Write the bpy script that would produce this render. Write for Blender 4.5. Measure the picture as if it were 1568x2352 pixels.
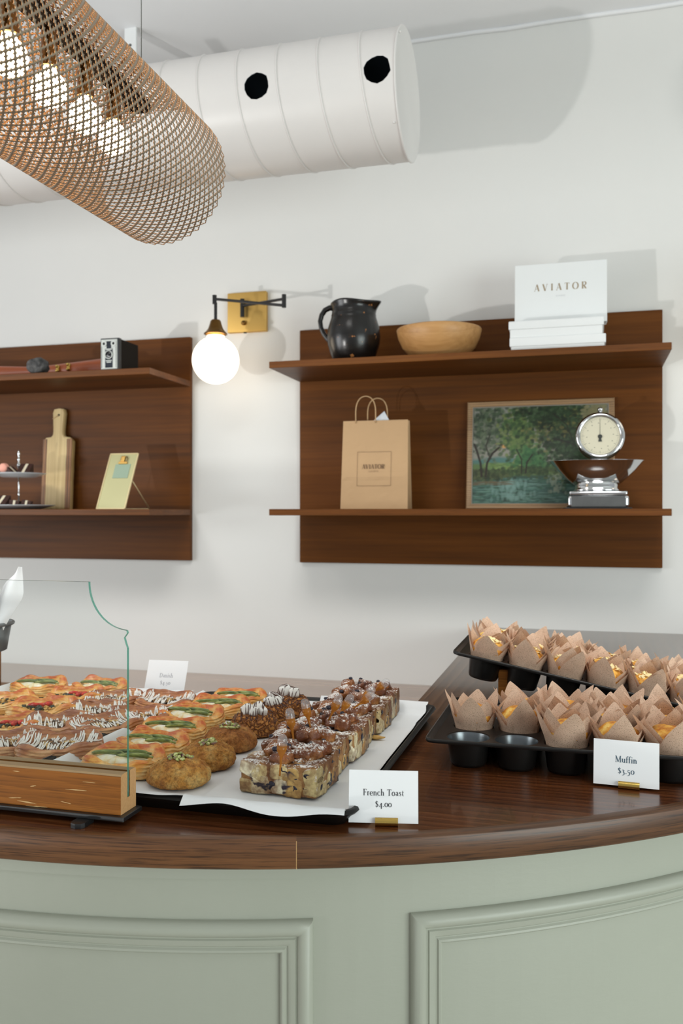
import bpy, bmesh, math, random
import numpy as np
from mathutils import Vector, Matrix, noise
from mathutils.bvhtree import BVHTree
PI = math.pi
R = math.radians
for o in list(bpy.data.objects):
    bpy.data.objects.remove(o)
SC = bpy.context.scene
COL = SC.collection

# ---------------------------------------------------------------- camera
CAMZ = 1.45
YAW = R(15.5)
FPX = 2020.0
cam = bpy.data.cameras.new('camera')
cam.sensor_fit = 'HORIZONTAL'
cam.sensor_width = 24.0
cam.lens = FPX / 1568.0 * 24.0
cam.clip_start = 0.05
cam.dof.use_dof = True
cam.dof.focus_distance = 1.32
cam.dof.aperture_fstop = 7.1
co = bpy.data.objects.new('camera', cam)
COL.objects.link(co)
co.location = (0, 0, CAMZ)
co.rotation_euler = (R(90), 0, YAW)
SC.camera = co

# ---------------------------------------------------------------- world, lights, exposure
SC.view_settings.view_transform = 'Standard'
SC.view_settings.look = 'None'
SC.view_settings.gamma = 1.0
SC.view_settings.use_curve_mapping = False
SC.view_settings.exposure = -0.13
w = bpy.data.worlds.new('world')
SC.world = w
w.use_nodes = True
w.node_tree.nodes['Background'].inputs[0].default_value = (0.93, 0.97, 1.0, 1)
w.node_tree.nodes['Background'].inputs[1].default_value = 0.58

def area(name, loc, target, sx, sy, power, col):
    l = bpy.data.lights.new(name, 'AREA')
    l.shape = 'RECTANGLE'
    l.size = sx
    l.size_y = sy
    l.energy = power
    l.color = col
    o = bpy.data.objects.new(name, l)
    COL.objects.link(o)
    o.location = loc
    o.rotation_euler = (Vector(target) - Vector(loc)).to_track_quat('-Z', 'Y').to_euler()
    return o
# low sun bounced in from the street at the left: it throws the duct's shadow up and to the right
l = bpy.data.lights.new('street_bounce_light', 'SPOT')
l.energy = 350
l.color = (1.0, 0.985, 0.95)
l.spot_size = R(44)
l.spot_blend = 0.9
l.shadow_soft_size = 0.07
o = bpy.data.objects.new('street_bounce_light', l)
COL.objects.link(o)
o.location = (-3.6, -2.26, 0.32)
o.rotation_euler = (Vector((-0.35, 3.0, 2.75)) - o.location).to_track_quat('-Z', 'Y').to_euler()
area('shop_window_light', (3.2, -0.9, 1.25), (0.2, 1.6, 0.9), 2.4, 1.7, 104, (0.90, 1.0, 0.97))
area('left_fill_light', (-4.3, 0.2, 1.45), (-0.4, 3.0, 1.5), 1.8, 1.7, 64, (0.97, 0.99, 1.0))  # unseen side light added to fill the low wall, no known window
for k_, (lx, tx) in enumerate(((-2.1, -2.0), (-0.95, -0.9), (0.35, 0.3))):  # unseen overhead spots added to lift the low wall and the food
    l = bpy.data.lights.new('overhead_fill_light', 'SPOT')
    l.energy = 95
    l.color = (1.0, 0.98, 0.95)
    l.spot_size = R(66)
    l.spot_blend = 0.7
    l.shadow_soft_size = 0.32
    o = bpy.data.objects.new('overhead_fill_light', l)
    COL.objects.link(o)
    o.location = (lx, 1.15, 2.98)
    o.rotation_euler = (Vector((tx, 2.35, 1.0)) - o.location).to_track_quat('-Z', 'Y').to_euler()

# ---------------------------------------------------------------- helpers
S_, C_ = math.sin(YAW), math.cos(YAW)
def at_y(u, v, Y):
    a = (u - 784) / FPX
    Z = Y / (C_ + a * S_)
    return Vector((Z * (-S_ + C_ * a), Y, CAMZ - (v - 1176) / FPX * Z))
def at_z(u, v, z):
    a = (u - 784) / FPX
    Z = (CAMZ - z) * FPX / (v - 1176)
    return Vector((Z * (-S_ + C_ * a), Z * (C_ + a * S_), z))

def mesh(name, vs, fs, mats=None, parent=None, smooth=False, loc=None, rot=None, midx=None, cols=None):
    me = bpy.data.meshes.new(name)
    me.from_pydata([tuple(v) for v in vs], [], [tuple(f) for f in fs])
    me.update()
    if mats is not None:
        if not isinstance(mats, (list, tuple)):
            mats = [mats]
        for m in mats:
            me.materials.append(m)
    if midx:
        me.polygons.foreach_set('material_index', midx)
    if smooth:
        me.polygons.foreach_set('use_smooth', [True] * len(me.polygons))
    if cols is not None:
        ca = me.color_attributes.new('Col', 'FLOAT_COLOR', 'POINT')
        ca.data.foreach_set('color', np.asarray(cols, dtype=np.float32).ravel())
    o = bpy.data.objects.new(name, me)
    COL.objects.link(o)
    if parent is not None:
        o.parent = parent
    if loc is not None:
        o.location = loc
    if rot is not None:
        o.rotation_euler = rot
    return o

class MB:
    """collects shapes of ONE part"""
    def __init__(s):
        s.v = []; s.f = []; s.m = []
    def add(s, vs, fs, mi=0):
        n = len(s.v)
        s.v += [Vector(v) for v in vs]
        s.f += [tuple(i + n for i in f) for f in fs]
        s.m += [mi] * len(fs)
        return s
    def box(s, x0, x1, y0, y1, z0, z1, mi=0, M=None):
        vs = [Vector(p) for p in ((x0,y0,z0),(x1,y0,z0),(x1,y1,z0),(x0,y1,z0),(x0,y0,z1),(x1,y0,z1),(x1,y1,z1),(x0,y1,z1))]
        if M is not None:
            vs = [M @ v for v in vs]
        return s.add(vs, [(0,3,2,1),(4,5,6,7),(0,1,5,4),(1,2,6,5),(2,3,7,6),(3,0,4,7)], mi)
    def rbox(s, x0, x1, y0, y1, z0, z1, b=0.002, seg=2, mi=0, M=None):
        bm = bmesh.new()
        bmesh.ops.create_cube(bm, size=1)
        for v in bm.verts:
            v.co = Vector(((x0+x1)/2 + v.co.x*(x1-x0), (y0+y1)/2 + v.co.y*(y1-y0), (z0+z1)/2 + v.co.z*(z1-z0)))
        if b > 0:
            bmesh.ops.bevel(bm, geom=bm.edges[:], offset=b, segments=seg, profile=0.6, affect='EDGES')
        return s.addbm(bm, mi, M)
    def addbm(s, bm, mi=0, M=None):
        bm.verts.index_update()
        vs = [(M @ v.co) if M is not None else v.co.copy() for v in bm.verts]
        fs = [[v.index for v in f.verts] for f in bm.faces]
        bm.free()
        return s.add(vs, fs, mi)
    def lathe(s, prof, n=32, M=None, mi=0, close=True):
        vs = []; fs = []
        k = len(prof)
        for i in range(n):
            a = 2*PI*i/n
            for r, z in prof:
                v = Vector((max(r,1e-5)*math.cos(a), max(r,1e-5)*math.sin(a), z))
                vs.append(M @ v if M is not None else v)
        for i in range(n):
            j = (i+1) % n
            for q in range(k-1):
                fs.append((i*k+q, j*k+q, j*k+q+1, i*k+q+1))
        return s.add(vs, fs, mi)
    def tube(s, pts, r, n=8, mi=0, cap=True, closed=False):
        pts = [Vector(p) for p in pts]
        m = len(pts)
        rs = r if isinstance(r, (list, tuple)) else [r]*m
        vs = []; fs = []
        up = None
        for i in range(m):
            if closed:
                t = pts[(i+1) % m] - pts[i-1]
            else:
                t = pts[min(i+1, m-1)] - pts[max(i-1, 0)]
            if t.length < 1e-9:
                t = Vector((0,0,1))
            t.normalize()
            if up is None:
                up = Vector((0,0,1)) if abs(t.z) < 0.9 else Vector((1,0,0))
            a = t.cross(up)
            if a.length < 1e-6:
                a = t.orthogonal()
            a.normalize()
            b = t.cross(a).normalized()
            up = -b if (-b).dot(up) > 0 else b
            for q in range(n):
                an = 2*PI*q/n
                vs.append(pts[i] + a*(math.cos(an)*rs[i]) + b*(math.sin(an)*rs[i]))
        lim = m if closed else m-1
        # keep ring orientation consistent
        for i in range(lim):
            j = (i+1) % m
            for q in range(n):
                p = (q+1) % n
                fs.append((i*n+q, i*n+p, j*n+p, j*n+q))
        if cap and not closed:
            fs.append(tuple(range(n-1, -1, -1)))
            fs.append(tuple((m-1)*n + q for q in range(n)))
        return s.add(vs, fs, mi)
    def blob(s, c, r, sub=2, sc=(1,1,1), jit=0.0, mi=0, seed=0, M=None):
        bm = bmesh.new()
        bmesh.ops.create_icosphere(bm, subdivisions=sub, radius=1)
        off = Vector((seed*3.1, seed*1.7, seed*2.3))
        for v in bm.verts:
            d = 1 + jit * noise.noise(v.co*1.6 + off)
            p = Vector((v.co.x*sc[0], v.co.y*sc[1], v.co.z*sc[2])) * (r*d)
            if M is not None:
                p = M @ p
            v.co = p + Vector(c)
        return s.addbm(bm, mi)
    def prism(s, poly, z0, z1, mi=0, M=None):
        n = len(poly)
        vs = [Vector((x, y, z0)) for x, y in poly] + [Vector((x, y, z1)) for x, y in poly]
        if M is not None:
            vs = [M @ v for v in vs]
        fs = [tuple(range(n-1, -1, -1)), tuple(range(n, 2*n))]
        fs += [(i, (i+1) % n, n+(i+1) % n, n+i) for i in range(n)]
        return s.add(vs, fs, mi)
    def build(s, name, mats, parent=None, smooth=False, loc=None, rot=None, cols=None):
        o = mesh(name, s.v, s.f, mats, parent, smooth, loc, rot, s.m, cols)
        return o

def autosmooth(o, ang=40):
    me = o.data
    me.polygons.foreach_set('use_smooth', [True]*len(me.polygons))
    bm = bmesh.new()
    bm.from_mesh(me)
    bmesh.ops.recalc_face_normals(bm, faces=bm.faces[:])
    for e in bm.edges:
        if len(e.link_faces) == 2 and e.calc_face_angle(0) > R(ang):
            e.smooth = False
    bm.to_mesh(me)
    bm.free()
    return o

def thing(name, label, cat, loc=(0,0,0), rz=0.0, group=None, rot=None):
    o = bpy.data.objects.new(name, None)
    o.empty_display_size = 0.03
    COL.objects.link(o)
    o.location = loc
    o.rotation_euler = rot if rot is not None else (0, 0, rz)
    o['label'] = label
    o['category'] = cat
    if group:
        o['group'] = group
    return o
def tag(o, label, cat, group=None):
    o['label'] = label
    o['category'] = cat
    if group:
        o['group'] = group
    return o
def struct(o):
    o['kind'] = 'structure'
    return o
def dup(root, label, loc, rz=0.0, rot=None, sc=1.0):
    r = root.copy()
    COL.objects.link(r)
    r.location = loc
    r.rotation_euler = rot if rot is not None else (0, 0, rz)
    r.scale = (sc, sc, sc)
    r['label'] = label
    for ch in list(root.children):
        c = ch.copy()
        COL.objects.link(c)
        c.parent = r
        for g in list(ch.children):
            d = g.copy()
            COL.objects.link(d)
            d.parent = c
    return r

# ---------------------------------------------------------------- materials
def lin(h):
    c = [int(h[i:i+2], 16)/255 for i in (0, 2, 4)]
    return tuple((x/12.92 if x <= 0.04045 else ((x+0.055)/1.055)**2.4) for x in c) + (1,)
class NM:
    def __init__(s, name):
        s.m = bpy.data.materials.new(name)
        s.m.use_nodes = True
        s.t = s.m.node_tree
        s.b = s.t.nodes['Principled BSDF']
        s.out = s.t.nodes['Material Output']
    def n(s, ty, **kw):
        nd = s.t.nodes.new(ty)
        for k, v in kw.items():
            if k.startswith('i_'):
                key = k[2:].replace('_', ' ')
                nd.inputs[key].default_value = v
            else:
                setattr(nd, k, v)
        return nd
    def l(s, a, b):
        s.t.links.new(a, b)
    def coord(s, kind='Object', scale=(1,1,1), rot=(0,0,0), loc=(0,0,0)):
        tc = s.n('ShaderNodeTexCoord')
        mp = s.n('ShaderNodeMapping')
        mp.inputs['Scale'].default_value = scale
        mp.inputs['Rotation'].default_value = rot
        mp.inputs['Location'].default_value = loc
        s.l(tc.outputs[kind], mp.inputs['Vector'])
        return mp.outputs['Vector']
    def noise(s, vec, scale, detail=4, rough=0.55, dist=0.0):
        nd = s.n('ShaderNodeTexNoise')
        nd.inputs['Scale'].default_value = scale
        nd.inputs['Detail'].default_value = detail
        nd.inputs['Roughness'].default_value = rough
        nd.inputs['Distortion'].default_value = dist
        s.l(vec, nd.inputs['Vector'])
        return nd.outputs['Fac']
    def ramp(s, fac, stops):
        r = s.n('ShaderNodeValToRGB')
        e = r.color_ramp.elements
        while len(e) < len(stops):
            e.new(0.5)
        for i, (p, c) in enumerate(stops):
            e[i].position = p
            e[i].color = lin(c) if isinstance(c, str) else (c if len(c) == 4 else tuple(c)+(1,))
        s.l(fac, r.inputs['Fac'])
        return r.outputs['Color']
    def mix(s, fac, a, b, blend='MIX'):
        m = s.n('ShaderNodeMix', data_type='RGBA', blend_type=blend)
        for sock, v in ((m.inputs[0], fac), (m.inputs[6], a), (m.inputs[7], b)):
            if isinstance(v, (int, float)):
                sock.default_value = v
            elif isinstance(v, str):
                sock.default_value = lin(v)
            elif isinstance(v, tuple):
                sock.default_value = v
            else:
                s.l(v, sock)
        return m.outputs[2]
    def math(s, op, a, b=None, clamp=False):
        m = s.n('ShaderNodeMath', operation=op)
        m.use_clamp = clamp
        for sock, v in ((m.inputs[0], a), (m.inputs[1], b)):
            if v is None:
                continue
            if isinstance(v, (int, float)):
                sock.default_value = v
            else:
                s.l(v, sock)
        return m.outputs[0]
    def bump(s, h, strength=0.3, dist=0.002, normal=None):
        b = s.n('ShaderNodeBump')
        b.inputs['Strength'].default_value = strength
        b.inputs['Distance'].default_value = dist
        s.l(h, b.inputs['Height'])
        if normal is not None:
            s.l(normal, b.inputs['Normal'])
        s.l(b.outputs['Normal'], s.b.inputs['Normal'])
        return b.outputs['Normal']
    def base(s, c):
        if isinstance(c, str):
            s.b.inputs['Base Color'].default_value = lin(c)
        elif isinstance(c, tuple):
            s.b.inputs['Base Color'].default_value = c
        else:
            s.l(c, s.b.inputs['Base Color'])
    def set(s, **kw):
        for k, v in kw.items():
            s.b.inputs[k.replace('_', ' ')].default_value = v
        return s

def plain(name, c, rough=0.5, metal=0.0, bump=0.0, bscale=200, vary=0.0, **kw):
    m = NM(name)
    v = m.coord()
    if vary > 0:
        f = m.noise(v, bscale*0.12, 4)
        lc = lin(c)
        a = tuple(min(1, x*(1-vary)) for x in lc[:3]) + (1,)
        b = tuple(min(1, x*(1+vary)) for x in lc[:3]) + (1,)
        m.base(m.mix(f, a, b))
    else:
        m.base(c)
    m.set(Roughness=rough, Metallic=metal, **kw)
    f2 = m.noise(v, bscale, 3)
    if bump > 0:
        m.bump(f2, bump, 0.001)
    return m.m

def wood(name, dark, mid, light, axis='X', gscale=1.0, rough=0.3, coat=0.0, uv=False, pores=True, contrast=1.0, wave=40.0, bump=0.15, bdir='Y', dist=12.0, pore=0.6, spec=0.5, spread=(0.28, 0.5, 0.76)):
    m = NM(name)
    s = {'X': (0.10, 1, 1), 'Y': (1, 0.10, 1), 'Z': (1, 1, 0.10)}[axis]
    s = tuple(q*gscale for q in s)
    v = m.coord('UV' if uv else 'Object', s)
    big = m.noise(v, 7.0, 3, 0.5, 0.4)
    wv = m.n('ShaderNodeTexWave', wave_type='BANDS', bands_direction=bdir, wave_profile='SAW')
    wv.inputs['Scale'].default_value = wave
    wv.inputs['Distortion'].default_value = dist
    wv.inputs['Detail'].default_value = 2
    wv.inputs['Detail Scale'].default_value = 0.35
    wv.inputs['Detail Roughness'].default_value = 0.4
    m.l(v, wv.inputs['Vector'])
    s2 = {'X': (0.03, 1, 1), 'Y': (1, 0.03, 1), 'Z': (1, 1, 0.03)}[axis]
    v2 = m.coord('UV' if uv else 'Object', tuple(q*gscale for q in s2))
    mid_n = m.noise(v2, 70.0, 3, 0.6)
    g = m.math('ADD', m.math('MULTIPLY', big, 0.5), m.math('MULTIPLY', wv.outputs['Fac'], 0.28*contrast))
    g = m.math('ADD', g, m.math('MULTIPLY', mid_n, 0.36-0.14*contrast))
    c = m.ramp(g, [(spread[0], dark), (spread[1], mid), (spread[2], light)])
    fine = m.noise(v2, 420.0, 3, 0.65)
    if pores:
        pf = m.ramp(fine, [(0.36, (0.25, 0.22, 0.2, 1)), (0.5, (1, 1, 1, 1))])
        c = m.mix(pore, c, pf, 'MULTIPLY')
    m.base(c)
    m.set(Roughness=rough)
    if coat:
        m.set(Coat_Weight=coat, Coat_Roughness=0.08)
    if bump:
        m.bump(fine, bump, 0.0006)
    m.b.inputs['Specular IOR Level'].default_value = spec
    return m.m

M = {}
def setup_mats():
    # wall and ceiling paint
    m = NM('wall_paint'); v = m.coord()
    f = m.noise(v, 3.0, 4)
    m.base(m.mix(f, lin('dcdcda'), lin('e2e1de')))
    m.set(Roughness=0.75)
    m.bump(m.noise(v, 260, 3), 0.08, 0.0008)
    M['wall'] = m.m
    m = NM('ceiling_paint'); v = m.coord()
    m.base(m.mix(m.noise(v, 2.0, 3), lin('e8e9eb'), lin('ededef')))
    m.set(Roughness=0.85)
    m.bump(m.noise(v, 120, 4), 0.12, 0.001)
    M['ceiling'] = m.m
    m = NM('sage_paint'); v = m.coord()
    v2 = m.coord('Object', (0.3, 0.3, 1))
    m.base(m.mix(m.noise(v, 5, 4), lin('a3a698'), lin('aaada0')))
    m.set(Roughness=0.42)
    h = m.math('ADD', m.noise(v2, 220, 4), m.math('MULTIPLY', m.noise(v, 90, 3), 0.6))
    m.bump(h, 0.16, 0.001)
    M['sage'] = m.m
    M['oak_x'] = wood('stained_oak', '32190c', '60351b', '84502c', 'X', 1.0, 0.25, 0.3, contrast=0.7, wave=20, bdir='Y', dist=16, pore=0.7)
    M['oak_y'] = wood('oak_wing_wall_sheen', '3a281d', '5b422e', '7a5c45', 'Y', 1.0, 0.22, 0.45, contrast=0.9, wave=14, bdir='X', dist=18)  # greyer than the front board: wall reflection put into the colour
    M['oak_edge'] = wood('stained_oak_edge', '3f2511', '6d4627', '8f6038', 'X', 1.0, 0.42, 0.05, uv=True, wave=30, bdir='Y', contrast=0.25, dist=10, pore=0.85)
    M['backbar'] = wood('wall_sheen_laminate', '80695a', '9c8270', 'b1977f', 'X', 0.9, 0.22, 0.5, pores=False, bump=0.03, wave=8, bdir='Y', contrast=0.5)  # base colour lightened to carry the wall's reflection
    M['backbar_edge'] = wood('backbar_edge_wood', '4a2c18', '6a4526', '7f5632', 'X', 1.0, 0.4, pores=False, bdir='Z')
    M['walnut'] = wood('walnut_panel', '432409', '65390f', '7d4b1e', 'X', 0.8, 0.48, 0.0, pores=True, contrast=0.12, wave=8, bump=0.04, bdir='Z', pore=0.12, spec=0.18)
    M['walnut_shelf'] = wood('walnut_shelf', '462708', '6b3d14', '87551f', 'X', 1.0, 0.45, 0.0, contrast=0.3, wave=16, bump=0.04, bdir='Z', pore=0.25, spec=0.25)
    M['block'] = wood('reclaimed_fir', '6b3d12', '985c20', 'b5782f', 'X', 1.0, 0.6, 0.0, wave=22, bdir='Z', contrast=0.45, pore=0.4, spec=0.2)
    m = NM('fir_end_grain'); v = m.coord()
    m.base(m.mix(m.noise(v, 300, 5), lin('a77a4b'), lin('cb9f6c')))
    m.set(Roughness=0.8); m.bump(m.noise(v, 500, 3), 0.4, 0.0008)
    M['block_end'] = m.m
    m = NM('fir_pale_top'); v = m.coord('Object', (0.15, 1, 1))
    m.base(m.mix(m.noise(v, 60, 4), lin('8d7250'), lin('b79a72')))  # paler, greyer tone than the block's sides
    m.set(Roughness=0.7)
    M['block_top'] = m.m
    M['scar'] = plain('pale_gouge', 'd3ab72', 0.7)
    M['steel'] = plain('raw_steel', '4a4b4c', 0.38, 0.85, 0.1, 60, 0.25)
    M['black_metal'] = plain('black_bronze', '2b2a2b', 0.42, 0.5)
    M['tray'] = plain('worn_black_sheet_pan', '1f1e1d', 0.45, 0.55, 0.25, 120, 0.5)
    m = NM('nonstick_pan'); v = m.coord()
    sp = m.noise(v, 700, 2)
    m.base(m.mix(m.ramp(sp, [(0.72, (0, 0, 0, 1)), (0.78, (1, 1, 1, 1))]), lin('1c1a19'), lin('5a4a40')))
    m.set(Roughness=0.36, Metallic=0.35)
    M['pan'] = m.m
    M['cup_metal'] = plain('pan_cup_metal', '7c8286', 0.28, 0.9, 0.0)
    m = NM('white_parchment'); v = m.coord()
    m.base(m.mix(m.noise(v, 8, 3), lin('dfe3e5'), lin('eef0f2')))
    m.set(Roughness=0.5); m.bump(m.noise(v, 25, 4), 0.25, 0.003)
    M['parchment'] = m.m
    m = NM('kraft_tulip_paper'); v = m.coord()
    sp = m.noise(v, 900, 2, 0.7)
    base = m.mix(m.noise(v, 30, 3), lin('d3b096'), lin('e9cdb5'))
    c = m.mix(m.ramp(sp, [(0.30, (1, 1, 1, 1)), (0.46, (0, 0, 0, 1))]), base, lin('86614a'))
    m.base(c)
    m.set(Roughness=0.75)
    m.bump(m.noise(v, 80, 3), 0.3, 0.0012)
    tr = m.n('ShaderNodeBsdfTranslucent')
    m.l(c, tr.inputs['Color'])
    mx = m.n('ShaderNodeMixShader'); mx.inputs[0].default_value = 0.22
    m.l(m.b.outputs[0], mx.inputs[1]); m.l(tr.outputs[0], mx.inputs[2])
    m.l(mx.outputs[0], m.out.inputs['Surface'])
    M['tulip'] = m.m
    m = NM('corn_muffin'); v = m.coord()
    c = m.ramp(m.noise(v, 55, 5, 0.6), [(0.35, 'b5651d'), (0.5, 'e0a23c'), (0.62, 'f3cf74')])
    m.base(c); m.set(Roughness=0.6); m.bump(m.noise(v, 130, 4), 0.8, 0.003)
    M['muffin'] = m.m
    M['almond'] = plain('flaked_almond', 'f4dfa6', 0.55)
    M['card'] = plain('white_card', 'f3f4f6', 0.6)
    M['ink'] = plain('dark_ink', '3c3d42', 0.7)
    M['ink_blue'] = plain('muffin_ink', '4a6272', 0.7)
    M['ink_pale'] = plain('pale_ink', 'b4b5bb', 0.7)
    M['ink_brown'] = plain('brown_ink', '6f543b', 0.7)
    M['ink_gold'] = plain('bronze_ink', 'a08f78', 0.6)
    M['gold'] = plain('polished_gold', 'c9a95c', 0.18, 1.0)
    M['brass'] = plain('satin_brass', 'dcb468', 0.42, 1.0, 0.02, 300)
    M['brass_dark'] = plain('aged_brass', '7c5c32', 0.3, 1.0)
    M['chrome'] = plain('chrome', 'c9cbcc', 0.09, 1.0)
    M['chrome_grey'] = plain('brushed_enamel', '6d6e6d', 0.3, 0.7, 0.1, 300, 0.2)
    M['white_box'] = plain('white_board', 'e4e6e6', 0.55)
    m = NM('duct_paint'); v = m.coord()
    m.base(m.mix(m.noise(v, 6, 3), lin('dcd9d7'), lin('e3e0dd'))); m.set(Roughness=0.36)
    m.bump(m.noise(v, 14, 3), 0.12, 0.004)
    M['duct'] = m.m
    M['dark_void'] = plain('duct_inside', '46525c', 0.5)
    # brushed brass mesh outside; bulbs' orange light put into inside and rim colour
    m = NM('brass_mesh')
    geo = m.n('ShaderNodeNewGeometry')
    m.base(m.mix(geo.outputs['Backfacing'], lin('9c8d79'), lin('9c8d79')))
    m.set(Roughness=0.42, Metallic=0.75)
    M['mesh_brass'] = m.m
    M['mesh_bulb_lit'] = plain('bulb_lit_brass', 'b58a62', 0.45, 0.6)
    M['kraft'] = plain('kraft_paper', 'b8966f', 0.75, 0, 0.25, 60, 0.06)
    M['kraft_cord'] = plain('kraft_cord', 'c2a077', 0.8)
    m = NM('tissue'); v = m.coord()
    m.base(m.mix(m.noise(v, 90, 3), lin('b9bfc6'), lin('dfe3e8'))); m.set(Roughness=0.7)
    M['tissue'] = m.m
    m = NM('glazed_black_earthenware'); v = m.coord()
    sp = m.noise(v, 42, 4, 0.6)
    m.base(m.mix(m.ramp(sp, [(0.655, (0, 0, 0, 1)), (0.685, (1, 1, 1, 1))]), lin('12100f'), lin('a8703f')))
    m.set(Roughness=0.25); m.bump(m.noise(v, 18, 3), 0.25, 0.004)
    M['jug'] = m.m
    M['turned_wood'] = wood('turned_maple', 'a3733f', 'c3935c', 'd8b07c', 'X', 1.2, 0.45, wave=6, pores=False, contrast=0.25, bdir='Z')
    M['frame_wood'] = wood('oak_frame', '7d6043', '9c7c58', 'b39169', 'X', 2.0, 0.45, wave=20, bdir='Z', pore=0.3)
    M['frame_lip'] = plain('frame_grey_lip', '8d8a80', 0.5)
    m = NM('painting'); at = m.n('ShaderNodeAttribute', attribute_name='Col')
    m.base(at.outputs['Color']); m.set(Roughness=0.32)
    M['painting'] = m.m
    m = NM('vertex_food'); at = m.n('ShaderNodeAttribute', attribute_name='Col'); v = m.coord()
    m.base(m.mix(0.5, at.outputs['Color'], m.ramp(m.noise(v, 140, 4), [(0.35, (0.55, 0.5, 0.45, 1)), (0.6, (1, 1, 1, 1))]), 'MULTIPLY'))
    m.set(Roughness=0.55); m.bump(m.noise(v, 220, 4), 0.6, 0.002)
    M['vfood'] = m.m
    M['cream_enamel'] = plain('pale_brass_sheet', 'b5b286', 0.4, 0.3)
    M['cream_rim'] = plain('pale_brass_rim', 'd8c79a', 0.35, 0.3)
    M['green_card'] = plain('sage_card', '8fa38f', 0.7)
    M['cut_light'] = wood('cutting_board_light', 'a98a56', 'd6bd88', 'e4d2a4', 'Z', 1.2, 0.5, wave=6, pores=False, contrast=0.25, bdir='X')
    M['cut_dark'] = wood('cutting_board_dark', '3d2413', '8d6038', 'a97a4a', 'Z', 2.0, 0.5, wave=14, pores=False, bdir='X')
    M['leather'] = plain('red_brown_leather', 'a2522c', 0.35, 0, 0.1, 90, 0.15)
    m = NM('dark_stone'); v = m.coord()
    m.base(m.ramp(m.noise(v, 60, 4), [(0.35, '232425'), (0.7, '5c5b5a')])); m.set(Roughness=0.7)
    m.bump(m.noise(v, 120, 4), 0.8, 0.004)
    M['stone'] = m.m
    M['camera_black'] = plain('black_leatherette', '1c1815', 0.85, 0, 0.3, 500)
    M['camera_black'].node_tree.nodes['Principled BSDF'].inputs['Specular IOR Level'].default_value = 0.15
    M['camera_plate'] = plain('camera_plate', 'c9cdc8', 0.4, 0.2)
    M['camera_dark'] = plain('camera_dark', '1f2530', 0.25)
    M['camera_grey'] = plain('camera_grey', '2b2f33', 0.5, 0.2)
    m = NM('lens_glass'); m.base('15151a'); m.set(Roughness=0.08); M['lens'] = m.m
    M['porcelain'] = plain('porcelain', 'c9ccd0', 0.2)
    M['macaron'] = plain('pink_macaron', 'e8a592', 0.6)
    M['choc'] = plain('chocolate_cake', '3a1f17', 0.7, 0, 0.4, 200)
    M['cream'] = plain('cream_layer', 'e6dcc2', 0.6)
    M['dial'] = plain('ivory_dial', 'cbc5ae', 0.5)
    M['dial_ink'] = plain('dial_ink', '2c302c', 0.6)
    m = NM('chocolate_drizzle'); m.base('4a2418'); m.set(Roughness=0.3); M['drizzle'] = m.m
    m = NM('white_icing'); m.base('f3f0ea'); m.set(Roughness=0.35); M['icing'] = m.m
    m = NM('marshmallow'); m.base('f1efea'); m.set(Roughness=0.6); M['marsh'] = m.m
    # golden puff pastry: layers are bands of z, brown on baked ridges (high points)
    def pastry(name, pale, gold, brown, zb0, zb1):
        m = NM(name); v = m.coord()
        tc = m.n('ShaderNodeTexCoord')
        sx = m.n('ShaderNodeSeparateXYZ'); m.l(tc.outputs['Object'], sx.inputs[0])
        n1 = m.noise(v, 38, 4, 0.6, 0.5)
        zz = m.math('ADD', m.math('DIVIDE', m.math('SUBTRACT', sx.outputs['Z'], zb0), zb1-zb0), m.math('MULTIPLY', m.math('SUBTRACT', n1, 0.5), 1.5))
        vz = m.coord('Object', (0.25, 0.25, 3.2))
        lay = m.noise(vz, 130, 3, 0.6)
        zz = m.math('ADD', zz, m.math('MULTIPLY', m.math('SUBTRACT', lay, 0.5), 1.0))
        c = m.ramp(zz, [(0.05, gold), (0.3, pale), (0.58, gold), (0.95, brown)])
        c = m.mix(0.45, c, m.ramp(lay, [(0.36, (0.6, 0.36, 0.18, 1)), (0.5, (1, 1, 1, 1))]), 'MULTIPLY')
        m.base(c); m.set(Roughness=0.36, Coat_Weight=0.35, Coat_Roughness=0.25)
        m.bump(m.math('ADD', lay, m.math('MULTIPLY', m.noise(v, 90, 4), 0.6)), 0.7, 0.003)
        return m.m
    M['puff'] = pastry('puff_pastry', 'f8d894', 'eeac4c', 'c85c18', 0.002, 0.040)
    M['puff_dark'] = pastry('dark_puff_pastry', 'd9a873', 'bd7b46', '8f4f2a', 0.002, 0.040)
    m = NM('melted_cheese'); v = m.coord()
    m.base(m.ramp(m.noise(v, 60, 4), [(0.32, 'e8c274'), (0.45, 'f3ecc6'), (0.6, 'f9f6e6')])); m.set(Roughness=0.3)
    m.bump(m.noise(v, 60, 3), 0.4, 0.003)
    M['cheese'] = m.m
    m = NM('asparagus'); v = m.coord('Object', (0.2, 1, 1))
    m.base(m.ramp(m.noise(v, 300, 3), [(0.35, '43532a'), (0.55, '7d8c48'), (0.7, 'b3ba78')])); m.set(Roughness=0.35)
    M['asparagus'] = m.m
    m = NM('roast_tomato'); v = m.coord()
    m.base(m.ramp(m.noise(v, 120, 3), [(0.4, 'a61f12'), (0.6, 'd83a22')])); m.set(Roughness=0.2)
    M['tomato'] = m.m
    M['olive'] = plain('dark_olive', '2d3220', 0.3, 0, 0.3, 200, 0.4)
    M['crumb'] = plain('golden_crumb', 'd3a75c', 0.6, 0, 0.4, 200, 0.25)
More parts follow.
